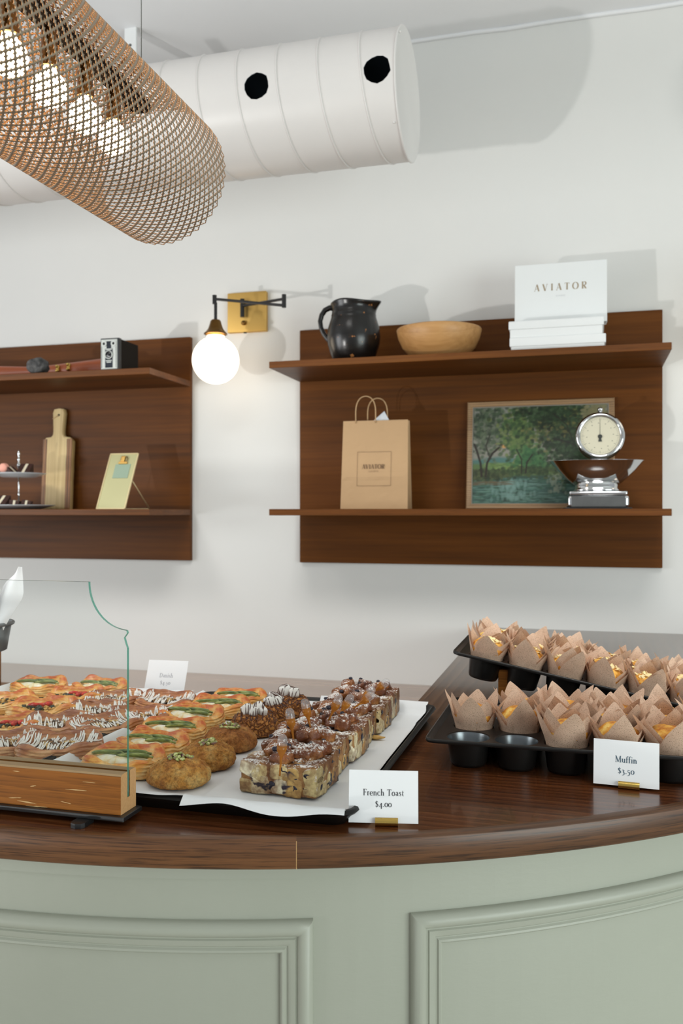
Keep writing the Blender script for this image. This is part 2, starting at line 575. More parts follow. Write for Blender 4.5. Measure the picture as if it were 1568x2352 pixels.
    def cookie(name, lo, mi_, hi, bs=60):
        m = NM(name); v = m.coord()
        n1 = m.noise(v, 40, 5, 0.65)
        c = m.ramp(n1, [(0.32, lo), (0.5, mi_), (0.68, hi)])
        sp = m.noise(v, 190, 4, 0.7)
        c = m.mix(0.8, c, m.ramp(sp, [(0.34, (0.5, 0.38, 0.28, 1)), (0.5, (1, 0.97, 0.93, 1)), (0.62, (1.25, 1.25, 1.15, 1))]), 'MULTIPLY')
        m.base(c); m.set(Roughness=0.75)
        m.bump(m.math('ADD', m.noise(v, 240, 5, 0.7), m.math('MULTIPLY', m.noise(v, bs, 4), 1.2)), 1.0, 0.007)
        return m.m
    M['cookie'] = cookie('golden_cookie', 'b8702c', 'e0a04c', 'f5cc80')
    M['cookie_brown'] = cookie('brown_cookie', '9c5c26', 'c88240', 'e4a960')
    m = NM('craquelin'); v = m.coord()
    vo = m.n('ShaderNodeTexVoronoi', feature='DISTANCE_TO_EDGE'); vo.inputs['Scale'].default_value = 110
    nz = m.n('ShaderNodeTexNoise'); nz.inputs['Scale'].default_value = 60
    m.l(v, nz.inputs['Vector'])
    vm = m.n('ShaderNodeMix', data_type='VECTOR'); vm.inputs[0].default_value = 0.02
    m.l(v, vm.inputs[4]); m.l(nz.outputs['Color'], vm.inputs[5]); m.l(vm.outputs[1], vo.inputs['Vector'])
    c = m.ramp(vo.outputs['Distance'], [(0.0, '6e3c18'), (0.14, 'a8692c'), (0.5, 'c98f45')])
    m.base(c); m.set(Roughness=0.7); m.bump(m.ramp(vo.outputs['Distance'], [(0.0, (0, 0, 0, 1)), (0.2, (1, 1, 1, 1))]), 0.9, 0.003)
    M['craquelin'] = m.m
    # baked bread pudding chunks with sugar dusting on upward faces
    m = NM('baked_bread'); v = m.coord(); at = m.n('ShaderNodeAttribute', attribute_name='Col')
    geo = m.n('ShaderNodeNewGeometry'); sn = m.n('ShaderNodeSeparateXYZ'); m.l(geo.outputs['Normal'], sn.inputs[0])
    sp = m.noise(v, 330, 3, 0.7)
    up = m.math('MULTIPLY', m.ramp(sn.outputs['Z'], [(0.3, (0, 0, 0, 1)), (0.75, (1, 1, 1, 1))]), m.ramp(m.math('ADD', m.math('MULTIPLY', sp, 0.6), m.math('MULTIPLY', m.noise(v, 45, 3), 0.4)), [(0.5, (0, 0, 0, 1)), (0.56, (1, 1, 1, 1))]))
    n1 = m.noise(v, 90, 4, 0.6)
    c = m.mix(m.ramp(n1, [(0.4, (0.55, 0.55, 0.55, 1)), (0.62, (0, 0, 0, 1))]), at.outputs['Color'], lin('7b4a1f'))
    stain = m.ramp(m.noise(m.coord('Object', (1, 1, 1), (0, 0, 0), (3, 1, 2)), 34, 3, 0.6, 0.5), [(0.60, (0, 0, 0, 1)), (0.65, (1, 1, 1, 1))])
    c = m.mix(stain, c, lin('2e2030'))
    c = m.mix(m.ramp(m.noise(v, 26, 4, 0.6), [(0.42, (0.75, 0.75, 0.75, 1)), (0.55, (0, 0, 0, 1))]), c, lin('8a5524'), 'MULTIPLY')
    c = m.mix(up, c, lin('f2efec'))
    m.base(c); m.set(Roughness=0.5); m.bump(m.noise(v, 180, 4), 0.7, 0.003)
    M['bread'] = m.m
    m = NM('blueberry'); m.base('1f1a2b'); m.set(Roughness=0.4); M['blueberry'] = m.m
    m = NM('pistachio'); v = m.coord()
    m.base(m.ramp(m.noise(v, 130, 2), [(0.42, '8a6a63'), (0.5, '8f9f47'), (0.62, 'd8d79a')])); m.set(Roughness=0.5)
    M['pistachio'] = m.m
    m = NM('mixed_nuts'); v = m.coord()
    m.base(m.ramp(m.noise(v, 110, 2), [(0.38, '3c2a1c'), (0.5, '8a6236'), (0.64, 'd8b777')])); m.set(Roughness=0.45)
    M['nuts'] = m.m
    # clear things: plain mix of transparent and gloss
    def clear(name, tint, fac, gloss_rough=0.02, diff=None, dfac=0.0):
        m = NM(name)
        t = m.n('ShaderNodeBsdfTransparent'); t.inputs[0].default_value = tint
        g = m.n('ShaderNodeBsdfGlossy'); g.inputs['Roughness'].default_value = gloss_rough
        fr = m.n('ShaderNodeLayerWeight')
        sch = m.math('ADD', m.math('MULTIPLY', m.math('POWER', fr.outputs['Facing'], 5.0), 0.9), 0.04)
        mx = m.n('ShaderNodeMixShader')
        m.l(m.math('MULTIPLY', sch, fac, True), mx.inputs[0])
        m.l(t.outputs[0], mx.inputs[1]); m.l(g.outputs[0], mx.inputs[2])
        last = mx.outputs[0]
        if diff:
            d = m.n('ShaderNodeBsdfDiffuse'); d.inputs[0].default_value = lin(diff)
            m2 = m.n('ShaderNodeMixShader'); m2.inputs[0].default_value = dfac
            m.l(last, m2.inputs[1]); m.l(d.outputs[0], m2.inputs[2]); last = m2.outputs[0]
        m.l(last, m.out.inputs['Surface'])
        return m.m
    M['glass'] = clear('clear_glass', (0.97, 0.985, 0.98, 1), 1.0)
    M['glass_edge'] = clear('green_glass_edge', (0.16, 0.44, 0.36, 1), 2.0, 0.1, '6fb8a2', 0.3)
    M['pipette'] = clear('clear_plastic', (0.96, 0.96, 0.97, 1), 1.3, 0.12, 'f2f2f4', 0.10)
    M['syrup'] = clear('maple_syrup', (0.93, 0.66, 0.28, 1), 1.0, 0.08, 'b07430', 0.5)
    def emit(name, c, st):
        m = NM(name); m.base('f5f0e6')
        m.b.inputs['Emission Color'].default_value = c
        m.b.inputs['Emission Strength'].default_value = st
        m.set(Roughness=0.25)
        return m.m
    M['globe'] = emit('opal_glass_lit', (1.0, 0.82, 0.62, 1), 3.2)
    M['bulb'] = emit('frosted_bulb_lit', (1.0, 0.76, 0.46, 1), 12.0)
    M['floor'] = plain('pale_floor_tile', 'b8b2a8', 0.5, 0, 0.05, 40, 0.1)
    M['zinc'] = plain('galvanised_zinc', '7b7d7d', 0.4, 0.8, 0.1, 80, 0.2)
setup_mats()

# ---------------------------------------------------------------- serif lettering, drawn as flat ribbons
def _arc(cx, cy, rx, ry, a0, a1, th, tn, n=12):
    out = []
    for i in range(n+1):
        a = R(a0 + (a1-a0)*i/n)
        out.append((cx+rx*math.cos(a), cy+ry*math.sin(a), tn+(th-tn)*abs(math.cos(a))**1.3))
    return out
def glyphs(th=0.145, tn=0.058):
    L = lambda x0, y0, x1, y1, w=None: [(x0, y0, w or th), (x1, y1, w or th)]
    sf = lambda x, y, h=0.12: L(x-h, y+(tn/2 if y <= 0.01 else -tn/2), x+h, y+(tn/2 if y <= 0.01 else -tn/2), tn)
    G = {}
    G['F'] = (.62, [L(.18,0,.18,1), sf(.18,0), L(.05,.98,.58,.98,tn), L(.57,.98,.57,.8,tn), L(.18,.52,.45,.52,tn), L(.45,.6,.45,.44,tn)])
    G['E'] = (.66, [L(.18,0,.18,1), L(.05,.98,.6,.98,tn), L(.05,.02,.62,.02,tn), L(.61,.02,.61,.2,tn), L(.59,.98,.59,.82,tn), L(.18,.52,.47,.52,tn)])
    G['T'] = (.72, [L(.36,0,.36,1), sf(.36,0), L(.05,.98,.67,.98,tn), L(.06,.98,.06,.8,tn), L(.66,.98,.66,.8,tn)])
    G['H'] = (.82, [L(.18,0,.18,1), L(.64,0,.64,1), L(.18,.5,.64,.5,tn)] + [sf(x, y) for x in (.18,.64) for y in (0,1)])
    G['M'] = (.98, [L(.16,0,.16,1,tn), L(.16,1,.49,.05), L(.49,.05,.8,1,tn), L(.82,0,.82,1), sf(.16,0), sf(.82,0), L(.04,.98,.2,.98,tn), L(.78,.98,.94,.98,tn)])
    G['D'] = (.82, [L(.18,0,.18,1), L(.05,.98,.35,.98,tn), L(.05,.02,.35,.02,tn), _arc(.33,.5,.4,.48,90,-90,th,tn)])
    G['A'] = (.80, [L(.1,0,.4,1,tn), L(.4,1,.68,0), L(.2,.34,.58,.34,tn), sf(.1,0,.09), sf(.68,0,.12)])
    G['V'] = (.78, [L(.1,1,.38,0), L(.38,0,.66,1,tn), sf(.1,1,.11), sf(.66,1,.09)])
    G['I'] = (.38, [L(.19,0,.19,1), sf(.19,0), sf(.19,1)])
    G['O'] = (.86, [_arc(.43,.5,.36,.49,0,360,th,tn,24)])
    G['R'] = (.78, [L(.18,0,.18,1), sf(.18,0), L(.05,.98,.4,.98,tn), _arc(.38,.75,.24,.24,90,-90,th,tn), L(.18,.51,.4,.51,tn), [(.36,.5,th),(.56,.08,th),(.72,.02,tn)]])
    G['S'] = (.60, [[(.5,.8,tn),(.42,.95,tn),(.27,.98,tn),(.12,.88,th*.8),(.12,.7,th),(.3,.53,th),(.48,.38,th),(.52,.2,th),(.38,.04,tn),(.22,.02,tn),(.08,.2,tn)]])
    xh = .62
    G['r'] = (.42, [L(.14,0,.14,xh), sf(.14,0,.1), L(.03,xh-.02,.14,xh-.02,tn), [(.14,.42,tn),(.22,.56,tn),(.34,.58,th)]])
    G['e'] = (.52, [_arc(.26,.31,.2,.3,0,320,th,tn,18), L(.07,.34,.46,.34,tn)])
    G['n'] = (.62, [L(.14,0,.14,xh), L(.46,0,.46,.42), sf(.14,0,.1), sf(.46,0,.1), L(.03,xh-.02,.14,xh-.02,tn), [(.14,.44,tn),(.26,.58,tn),(.38,.58,th*.7),(.46,.42,th)]])
    G['h'] = (.62, [L(.14,0,.14,1.04), L(.46,0,.46,.42), sf(.14,0,.1), sf(.46,0,.1), L(.03,1.02,.14,1.02,tn), [(.14,.44,tn),(.26,.58,tn),(.38,.58,th*.7),(.46,.42,th)]])
    G['c'] = (.50, [_arc(.27,.31,.21,.3,50,315,th,tn,16), L(.38,.48,.42,.5,.1)])
    G['o'] = (.56, [_arc(.28,.31,.21,.3,0,360,th,tn,18)])
    G['0'] = (.56, [_arc(.28,.31,.22,.3,0,360,th,tn,18)])
    G['a'] = (.52, [[(.1,.5,.09),(.2,.6,tn),(.32,.58,th*.7),(.37,.45,th),(.37,.1,th),(.47,.03,tn)], [(.37,.36,tn),(.2,.31,tn),(.1,.18,th*.9),(.14,.05,tn),(.24,.02,tn),(.37,.12,tn)]])
    G['s'] = (.42, [[(.34,.5,tn),(.26,.6,tn),(.14,.57,th*.7),(.11,.45,th*.8),(.24,.32,th),(.34,.18,th*.8),(.3,.05,tn),(.18,.02,tn),(.08,.14,tn)]])
    G['t'] = (.38, [[(.16,.82,tn),(.16,.14,th),(.22,.03,tn),(.34,.06,tn)], L(.05,.6,.33,.6,tn)])
    G['u'] = (.62, [[(.13,xh,th),(.13,.16,th),(.2,.04,tn),(.3,.03,tn),(.44,.16,tn)], L(.46,xh,.46,.02), L(.02,xh-.02,.13,xh-.02,tn), L(.36,xh-.02,.46,xh-.02,tn), L(.46,.02,.57,.02,tn)])
    G['f'] = (.36, [[(.4,.96,.09),(.3,1.02,tn),(.18,.92,th*.8),(.15,.75,th),(.15,0,th)], sf(.15,0,.11), L(.03,.6,.32,.6,tn)])
    G['i'] = (.30, [L(.15,0,.15,xh), sf(.15,0,.1), L(.05,xh-.02,.15,xh-.02,tn), L(.15,.82,.15,.93,.13)])
    G['.'] = (.26, [L(.12,0,.12,.11,.13)])
    G['$'] = (.58, [[(.46,.68,tn),(.4,.8,tn),(.26,.84,tn),(.13,.74,th*.8),(.14,.58,th),(.3,.46,th),(.45,.32,th),(.46,.16,th),(.34,.04,tn),(.2,.03,tn),(.08,.18,tn)], L(.28,-.1,.28,.95,tn)])
    G['4'] = (.58, [L(.4,-.3,.4,.6), [(.4,.6,tn),(.06,.0,tn)], L(.05,0,.54,0,tn)])
    G['3'] = (.52, [[(.08,.5,tn),(.2,.6,tn),(.36,.52,th),(.34,.36,th*.8),(.2,.28,tn)], [(.2,.28,tn),(.38,.18,th),(.4,-.04,th),(.28,-.22,tn),(.08,-.26,tn)]])
    G['5'] = (.52, [L(.14,.6,.42,.6,tn), L(.14,.6,.12,.3,tn), [(.12,.3,tn),(.3,.32,th*.8),(.41,.14,th),(.36,-.1,th*.8),(.22,-.24,tn),(.06,-.26,tn)]])
    G[' '] = (.34, [])
    return G
GL = glyphs()
GLB = glyphs(0.2, 0.05)
def lettering(parent, text, size, mat, place, track=0.0, bold=False, name='lettering'):
    """flat printed text; place(x, z) -> local point on the sheet, x centred"""
    G = GLB if bold else GL
    adv = [G[c][0] + track for c in text]
    tot = sum(adv) - track
    x = -tot/2
    vs = []; fs = []
    for c, a in zip(text, adv):
        for st in G[c][1]:
            m = len(st)
            base = len(vs)
            for i in range(m):
                p = Vector(st[i][:2]); q0 = Vector(st[max(i-1, 0)][:2]); q1 = Vector(st[min(i+1, m-1)][:2])
                t = (q1-q0).normalized(); nn = Vector((-t.y, t.x)) * st[i][2]/2
                for sg in (1, -1):
                    pt = p + nn*sg
                    vs.append(place((x+pt.x)*size, pt.y*size))
            for i in range(m-1):
                fs.append((base+2*i, base+2*i+1, base+2*i+3, base+2*i+2))
        x += a
    return mesh(name, vs, fs, mat, parent)

# ================================================================ SETTING
WY = 3.0
CEIL = 3.08
o = MB().box(-6, 4.5, WY, WY+0.12, 0, CEIL+0.1).build('wall_back', M['wall']); struct(o)
o = MB().box(-6, 4.5, -4.5, WY+0.12, CEIL, CEIL+0.12).build('ceiling', M['ceiling']); struct(o)
o = MB().box(-6, 4.5, -4.5, WY+0.12, -0.1, 0).build('floor', M['floor']); struct(o)
# patched plaster line where ceiling meets wall
bm_ = MB()
rnd = random.Random(4)
pts = [(-3 + i*0.11, WY-0.005, CEIL-0.004+rnd.uniform(-0.003, 0.002)) for i in range(64)]
bm_.tube(pts, 0.008, 6)
o = bm_.build('trim_1', M['ceiling'], smooth=True); struct(o)

# ---------------------------------------------------------------- counter
CT = 1.06
CX, CY, CR = -0.767, 2.335, 1.41
def outline(off=0.0, n=60, var=False):
    """front outline of the counter from far left, round the corner, to the back wall"""
    p = [(-2.6 + (CX+2.6)*i/12, CY-CR+off) for i in range(12)]
    for i in range(n+1):
        a = R(-90 + 90*i/n)
        oo = off + (0.022*min(1, i/n*2.2) if var else 0)
        p.append((CX+(CR-oo)*math.cos(a), CY+(CR-oo)*math.sin(a)))
    oo = off + (0.022 if var else 0)
    p.append((CX+CR-oo, 2.7)); p.append((CX+CR-oo, WY-0.002))
    return p
FB = 1.688   # far edge of the front run
WL = -0.333  # left edge of the wing
SEAM = 1.552
# worktop: front board, wing board and curved edge band
wt = thing('counter_worktop', 'dark stained oak worktop with a rounded front edge, carrying trays of pastries and muffins', 'counter', (0, 0, CT-0.036))
inner = outline(0.016)
front = [p for p in inner if p[1] <= SEAM]
# x on the arc at the seam
xs = CX + math.sqrt((CR-0.016)**2 - (SEAM-CY)**2)
mb = MB()
mb.prism(front + [(xs, SEAM), (WL, SEAM), (WL, FB), (-2.6, FB)], 0, 0.036)
mb.build('front_board', M['oak_x'], wt)
wing = [(xs, SEAM+0.0006)] + [p for p in inner if p[1] > SEAM+0.001] + [(WL, WY-0.002), (WL, SEAM+0.0006)]
MB().prism(wing, 0, 0.036).build('wing_board', M['oak_y'], wt)
def band(name, off0, off1, z0, z1, mat, parent, s0=None, s1=None, bev=0.0025):
    A = outline(off0, 90); B = outline(off1, 90)
    if s0 is not None:
        A = A[s0:s1]; B = B[s0:s1]
    vs = []; uv = []; s = 0
    prof = None
    for i, (a, b) in enumerate(zip(A, B)):
        a = Vector(a); b = Vector(b)
        if i:
            s += (a-Vector(A[i-1])).length
        d = (b-a).normalized()
        ring = [(a + d*bev, z0), (a, z0+bev), (a, z1-bev*1.4), (a + d*bev*0.5, z1-bev*0.5), (a+d*bev*1.4, z1), (b, z1), (b, z0)]
        for q, z in ring:
            vs.append((q.x, q.y, z)); uv.append((s, z + (q-a).length))
    k = 7; fs = []
    for i in range(len(A)-1):
        for q in range(k):
            fs.append((i*k+q, (i+1)*k+q, (i+1)*k+(q+1) % k, i*k+(q+1) % k))
    fs.append(tuple(range(k-1, -1, -1))); fs.append(tuple((len(A)-1)*k+q for q in range(k)))
    o = mesh(name, vs, fs, mat, parent)
    ul = o.data.uv_layers.new(name='UVMap')
    for lp in o.data.loops:
        ul.data[lp.index].uv = uv[lp.vertex_index]
    return autosmooth(o, 50)
# joint of the band sits at arc length found in the photo (u=683)
A_ = outline(0, 90)
jx = at_z(683, 1926, CT).x
ji = min(range(len(A_)), key=lambda i: abs(A_[i][0]-jx) if A_[i][1] < 1.6 else 9)
band('edge_band', 0, 0.0155, 0, 0.0362, M['oak_edge'], wt, 0, ji+1)
band('edge_band', 0, 0.0155, 0, 0.0362, M['oak_edge'], wt, ji, len(A_))
o = MB().box(A_[ji][0]-0.0003, A_[ji][0]+0.0003, A_[ji][1]-0.0002, A_[ji][1]+0.004, 0.001, 0.034).build('glue_line', M['scar'], wt)

# body
cb = thing('counter_cabinet', 'sage green painted counter cabinet with raised panel mouldings, curving under the worktop', 'cabinet', (0, 0, 0))
body = outline(0.018, 60, True)
poly = body + [(WL+0.05, WY-0.003), (WL+0.05, FB-0.05), (-2.6, FB-0.05)]
MB().prism(poly, 0, CT-0.0362).build('carcass', M['sage'], cb)
A0 = outline(0.012, 60, True); B0 = outline(0.0185, 60, True)
vs = []; fs = []
for a, b in zip(A0, B0):
    vs += [(a[0], a[1], CT-0.0545), (a[0], a[1], CT-0.0364), (b[0], b[1], CT-0.0364), (b[0], b[1], CT-0.0545)]
for i in range(len(A0)-1):
    for q in range(4):
        fs.append((i*4+q, (i+1)*4+q, (i+1)*4+(q+1) % 4, i*4+(q+1) % 4))
o = mesh('fascia_strip', vs, fs, M['sage'], cb); autosmooth(o)
# arc-length map of the body face
bl = [Vector(p) for p in outline(0.018, 400, True)]
cum = [0]
for i in range(1, len(bl)):
    cum.append(cum[-1] + (bl[i]-bl[i-1]).length)
s_cx = cum[12]
def on_body(s, z, d):
    s += s_cx
    lo, hi = 0, len(cum)-1
    while hi-lo > 1:
        mid = (lo+hi)//2
        if cum[mid] <= s: lo = mid
        else: hi = mid
    t = (s-cum[lo])/(cum[hi]-cum[lo])
    p = bl[lo].lerp(bl[hi], t)
    q0 = bl[max(lo-1, 0)]; q1 = bl[min(hi+1, len(bl)-1)]
    tt = (q1-q0).normalized()
    nrm = Vector((tt.y, -tt.x))
    p = p + nrm*d
    return (p.x, p.y, z)
PROF = [(0, -0.002), (0, 0.005), (0.002, 0.009), (0.006, 0.012), (0.010, 0.0135), (0.014, 0.0125), (0.0175, 0.0095), (0.0195, 0.0055), (0.021, 0.0055),
        (0.0225, 0.0075), (0.026, 0.0068), (0.030, 0.0055), (0.0315, 0.0035), (0.033, 0.0035), (0.035, 0.0058), (0.0375, 0.0062), (0.0395, 0.0045), (0.0405, -0.002)]
def moulding(s0, s1, z0, z1):
    ns, nz = 70, 4
    vs = []; fs = []
    for w_, d in PROF:
        a0, a1, b0, b1 = s0+w_, s1-w_, z0+w_, z1-w_
        loop = [(a0+(a1-a0)*i/ns, b1) for i in range(ns)] + [(a1, b1+(b0-b1)*i/nz) for i in range(nz)]
        loop += [(a1+(a0-a1)*i/ns, b0) for i in range(ns)] + [(a0, b0+(b1-b0)*i/nz) for i in range(nz)]
        vs += [on_body(s, z, d) for s, z in loop]
    n = 2*(ns+nz)
    for k in range(len(PROF)-1):
        for i in range(n):
            j = (i+1) % n
            fs.append((k*n+i, k*n+j, (k+1)*n+j, (k+1)*n+i))
    o = mesh('panel_moulding', vs, fs, M['sage'], cb)
    return autosmooth(o, 35)
moulding(-0.75, 0.456, 0.25, 0.9535)
moulding(0.577, 1.70, 0.25, 0.9535)

# staff worktop along the wall
bb = thing('back_worktop', 'low brown laminate worktop running along the wall behind the counter', 'worktop', (0, 0, 0.853))
MB().rbox(-3.2, -0.287, 2.656, WY-0.001, -0.03, 0, 0.001, 1).build('top', M['backbar'], bb)
MB().box(-3.2, -0.287, 2.652, 2.6565, -0.03, -0.0008).build('front_edge', M['backbar_edge'], bb)
MB().box(-3.15, -0.29, 2.69, WY-0.002, -0.853, -0.0305).build('cupboard', M['walnut'], bb)

# ---------------------------------------------------------------- wall shelf units
def shelf_unit(label, x0, x1):
    t = thing('wall_shelf', label, 'shelf', (0, 0, 0), 0)
    MB().rbox(x0, x1, 2.98, WY-0.0005, 1.2705, 2.097, 0.0015, 1).build('back_panel', M['walnut'], t)
    MB().rbox(x0+0.0003 if x0 < -2 else x0, x1, 2.665, 2.9799, 1.913, 1.934, 0.001, 1).build('shelf_board', M['walnut_shelf'], t)
    MB().rbox(x0, x1, 2.665, 2.9799, 1.439, 1.4595, 0.001, 1).build('shelf_board', M['walnut_shelf'], t)
    return t
shelf_unit('walnut wall shelf unit right of the globe lamp, holding jug, paper bag and scale', -0.981, 0.237)
shelf_unit('walnut wall shelf unit left of the globe lamp, holding camera, cutting board and cake stand', -2.62, -1.4055)

# ---------------------------------------------------------------- duct
dc = thing('ventilation_duct', 'white painted round spiral duct hanging below the ceiling by the wall', 'duct', (-0.488, 2.445, 2.627))
DR = 0.175
bm = bmesh.new()
nseg, L_ = 96, 3.6
rings = []
for x in (0.0, -L_):
    rings.append([bm.verts.new((x, DR*math.cos(2*PI*i/nseg), DR*math.sin(2*PI*i/nseg))) for i in range(nseg)])
for i in range(nseg):
    j = (i+1) % nseg
    bm.faces.new((rings[0][i], rings[0][j], rings[1][j], rings[1][i]))
inner_ = []
for x in (-0.004, -L_):
    inner_.append([bm.verts.new((x, (DR-0.003)*math.cos(2*PI*i/nseg), (DR-0.003)*math.sin(2*PI*i/nseg))) for i in range(nseg)])
for i in range(nseg):
    j = (i+1) % nseg
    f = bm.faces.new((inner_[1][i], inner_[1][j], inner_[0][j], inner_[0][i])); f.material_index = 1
    bm.faces.new((rings[1][i], rings[1][j], inner_[1][j], inner_[1][i]))
    bm.faces.new((rings[0][j], rings[0][i], inner_[0][i], inner_[0][j]))
bmesh.ops.recalc_face_normals(bm, faces=bm.faces[:])
me = bpy.data.meshes.new('pipe'); bm.to_mesh(me); bm.free()
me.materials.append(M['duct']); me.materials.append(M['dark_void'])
pipe = bpy.data.objects.new('pipe', me); COL.objects.link(pipe); pipe.parent = dc
# round outlet holes cut through the shell
cuts = MB()
def duct_hit(u, v):
    d = at_y(u, v, 1.0) - Vector((0, 0, CAMZ))
    o_ = Vector((0, 0, CAMZ)) - Vector((0, 2.445, 2.627))
    A = d.y**2+d.z**2; B = 2*(o_.y*d.y+o_.z*d.z); K = o_.y**2+o_.z**2-DR**2
    t = (-B-math.sqrt(B*B-4*A*K))/(2*A)
    return Vector((d.x*t+0.488, o_.y+d.y*t, o_.z+d.z*t))
for u, v in ((588, 196), (865, 158), (300, 232)):
    p = duct_hit(u, v)
    nrm = Vector((0, p.y, p.z)).normalized()
    rot = nrm.to_track_quat('Z', 'Y').to_matrix().to_4x4()
    Mx = Matrix.Translation(Vector((p.x, 0, 0)) + nrm*(DR-0.03)) @ rot
    prof = [(0.0, 0), (0.0345, 0), (0.0345, 0.08), (0.0, 0.08)]
    bmc = bmesh.new()
    bmesh.ops.create_cone(bmc, cap_ends=True, segments=14, radius1=0.0365, radius2=0.0365, depth=0.09)
    rr = random.Random(int(u))
    ang = {}
    for vv in bmc.verts:
        k_ = round(math.degrees(math.atan2(vv.co.y, vv.co.x)))
        ang.setdefault(k_, 1+rr.uniform(-0.04, 0.05))
        vv.co.x *= ang[k_]; vv.co.y *= ang[k_]
        vv.co.z += 0.03
    cuts.addbm(bmc, 0, Mx)
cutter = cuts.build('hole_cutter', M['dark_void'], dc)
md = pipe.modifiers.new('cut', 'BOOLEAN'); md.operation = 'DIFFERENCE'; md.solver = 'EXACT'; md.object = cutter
bpy.context.view_layer.update()
dg = bpy.context.evaluated_depsgraph_get()
newme = bpy.data.meshes.new_from_object(pipe.evaluated_get(dg))
pipe.modifiers.clear(); pipe.data = newme
bpy.data.objects.remove(cutter)
autosmooth(pipe, 25)
# spiral lock seam
pitch = 0.118
p0 = duct_hit(741, 243)
pts = []
n = int(L_/pitch*40)
ph0 = math.atan2(p0.z, p0.y)
x = 0
for i in range(-60, n):
    tt = i/40.0
    xx = p0.x - tt*pitch
    a = ph0 - tt*2*PI      # seam runs from top, over the front, down towards the right
    if -L_ < xx < -0.006:
        pts.append((xx, (DR+0.0005)*math.cos(a), (DR+0.0005)*math.sin(a)))
MB().tube(pts, 0.0026, 6).build('spiral_seam', M['duct'], dc, smooth=True)
mb = MB()
mb.lathe([(0, 0.0005), (DR+0.001, 0.0005), (DR+0.004, 0.002), (DR+0.004, 0.005), (DR+0.001, 0.007), (DR-0.004, 0.0058), (0, 0.0056)], 96, Matrix.Rotation(R(90), 4, 'Y'))
o = mb.build('end_cap', M['duct'], dc); autosmooth(o, 30)
for u, v in ((919, 73), (905, 281)):
    p = duct_hit(u, v); MB().blob((p.x, p.y, p.z), 0.004, 1).build('rivet', M['duct'], dc, smooth=True)
# hanger holding the duct from the ceiling
hg = thing('duct_hanger', 'white perforated metal strap holding the duct to the ceiling, behind the mesh lamp', 'bracket', (-1.475, 2.665, CEIL))
MB().rbox(-0.022, 0.022, -0.004, 0.004, -0.46, 0, 0.001, 1).build('strap', M['white_box'], hg)
MB().rbox(-0.022, 0.022, -0.36, 0.004, -0.274, -0.268, 0.001, 1).build('saddle_bar', M['white_box'], hg)
for z in (-0.06, -0.12, -0.2): MB().lathe([(0, 0.0), (0.005, 0), (0.004, 0.003), (0, 0.004)], 10, Matrix.Translation((0, -0.004, z)) @ Matrix.Rotation(R(90), 4, 'X')).build('bolt', M['chrome_grey'], hg)

# ---------------------------------------------------------------- perforated pendant
PX, PZ, PR = -0.927, 2.212, 0.1525
PY0, PY1 = 0.72, 1.83
pd = thing('pendant_lamp', 'long tubular pendant lamp of perforated brass sheet with globe bulbs inside', 'lamp', (-0.7416, 0.576, 2.0596))
pd.scale = (0.8, 0.8, 0.8)
nd = 42
wd = 2*PI*PR/nd
nr = int((PY1-PY0)/(wd/2))
HQ = 24
vs = []; fs = []
a_ = wd/(2*math.sqrt(2))
def hole_r(ph):
    # ph measured from the middle of a cell side
    q = abs(((ph+PI/4) % (PI/2)) - PI/4)
    q = min(q, PI/4)
    u_ = (math.cos(q), math.sin(q)); c = 0.42; rho = 0.42
    d = c*u_[0]+c*u_[1]
    disc = rho*rho-(2*c*c-d*d)
    return a_*(d+math.sqrt(disc)) if disc > 0 else a_*0.46
ringdirs = []
for q in range(HQ):
    ph = 2*PI*q/HQ        # ph=0 points to middle of a side (45 deg to axis)
    hr = hole_r(ph)
    # square boundary distance in lattice frame
    qq = ((ph+PI/4) % (PI/2)) - PI/4
    sq = a_/math.cos(qq)
    wa = ph + PI/4
    ringdirs.append((math.cos(wa), math.sin(wa), hr, sq))
for j in range(nr-1):
    yc = (j+1)*wd/2
    for i in range(nd):
        sc_ = (i + (0.5 if j % 2 else 0))*wd
        b = len(vs)
        for (cx_, cy_, hr, sq) in ringdirs:
            for rad in (hr, sq):
                s = sc_ + cx_*rad
                y = yc + cy_*rad
                an = s/PR
                vs.append((PR*math.cos(an), y, PR*math.sin(an)))
        for q in range(HQ):
            q2 = (q+1) % HQ
            fs.append((b+2*q, b+2*q2, b+2*q2+1, b+2*q+1))
sh = mesh('mesh_shade', vs, fs, [M['mesh_brass'], M['mesh_bulb_lit']], pd, smooth=True)
bm = bmesh.new(); bm.from_mesh(sh.data)
bmesh.ops.remove_doubles(bm, verts=bm.verts[:], dist=0.00015)
for f in bm.faces:
    c = f.calc_center_median()
    if f.normal.dot(Vector((c.x, 0, c.z))) < 0:
        f.normal_flip()
bm.to_mesh(sh.data); bm.free()
sm = sh.modifiers.new('thick', 'SOLIDIFY'); sm.thickness = 0.0012; sm.offset = -1; sm.material_offset = 1; sm.material_offset_rim = 1
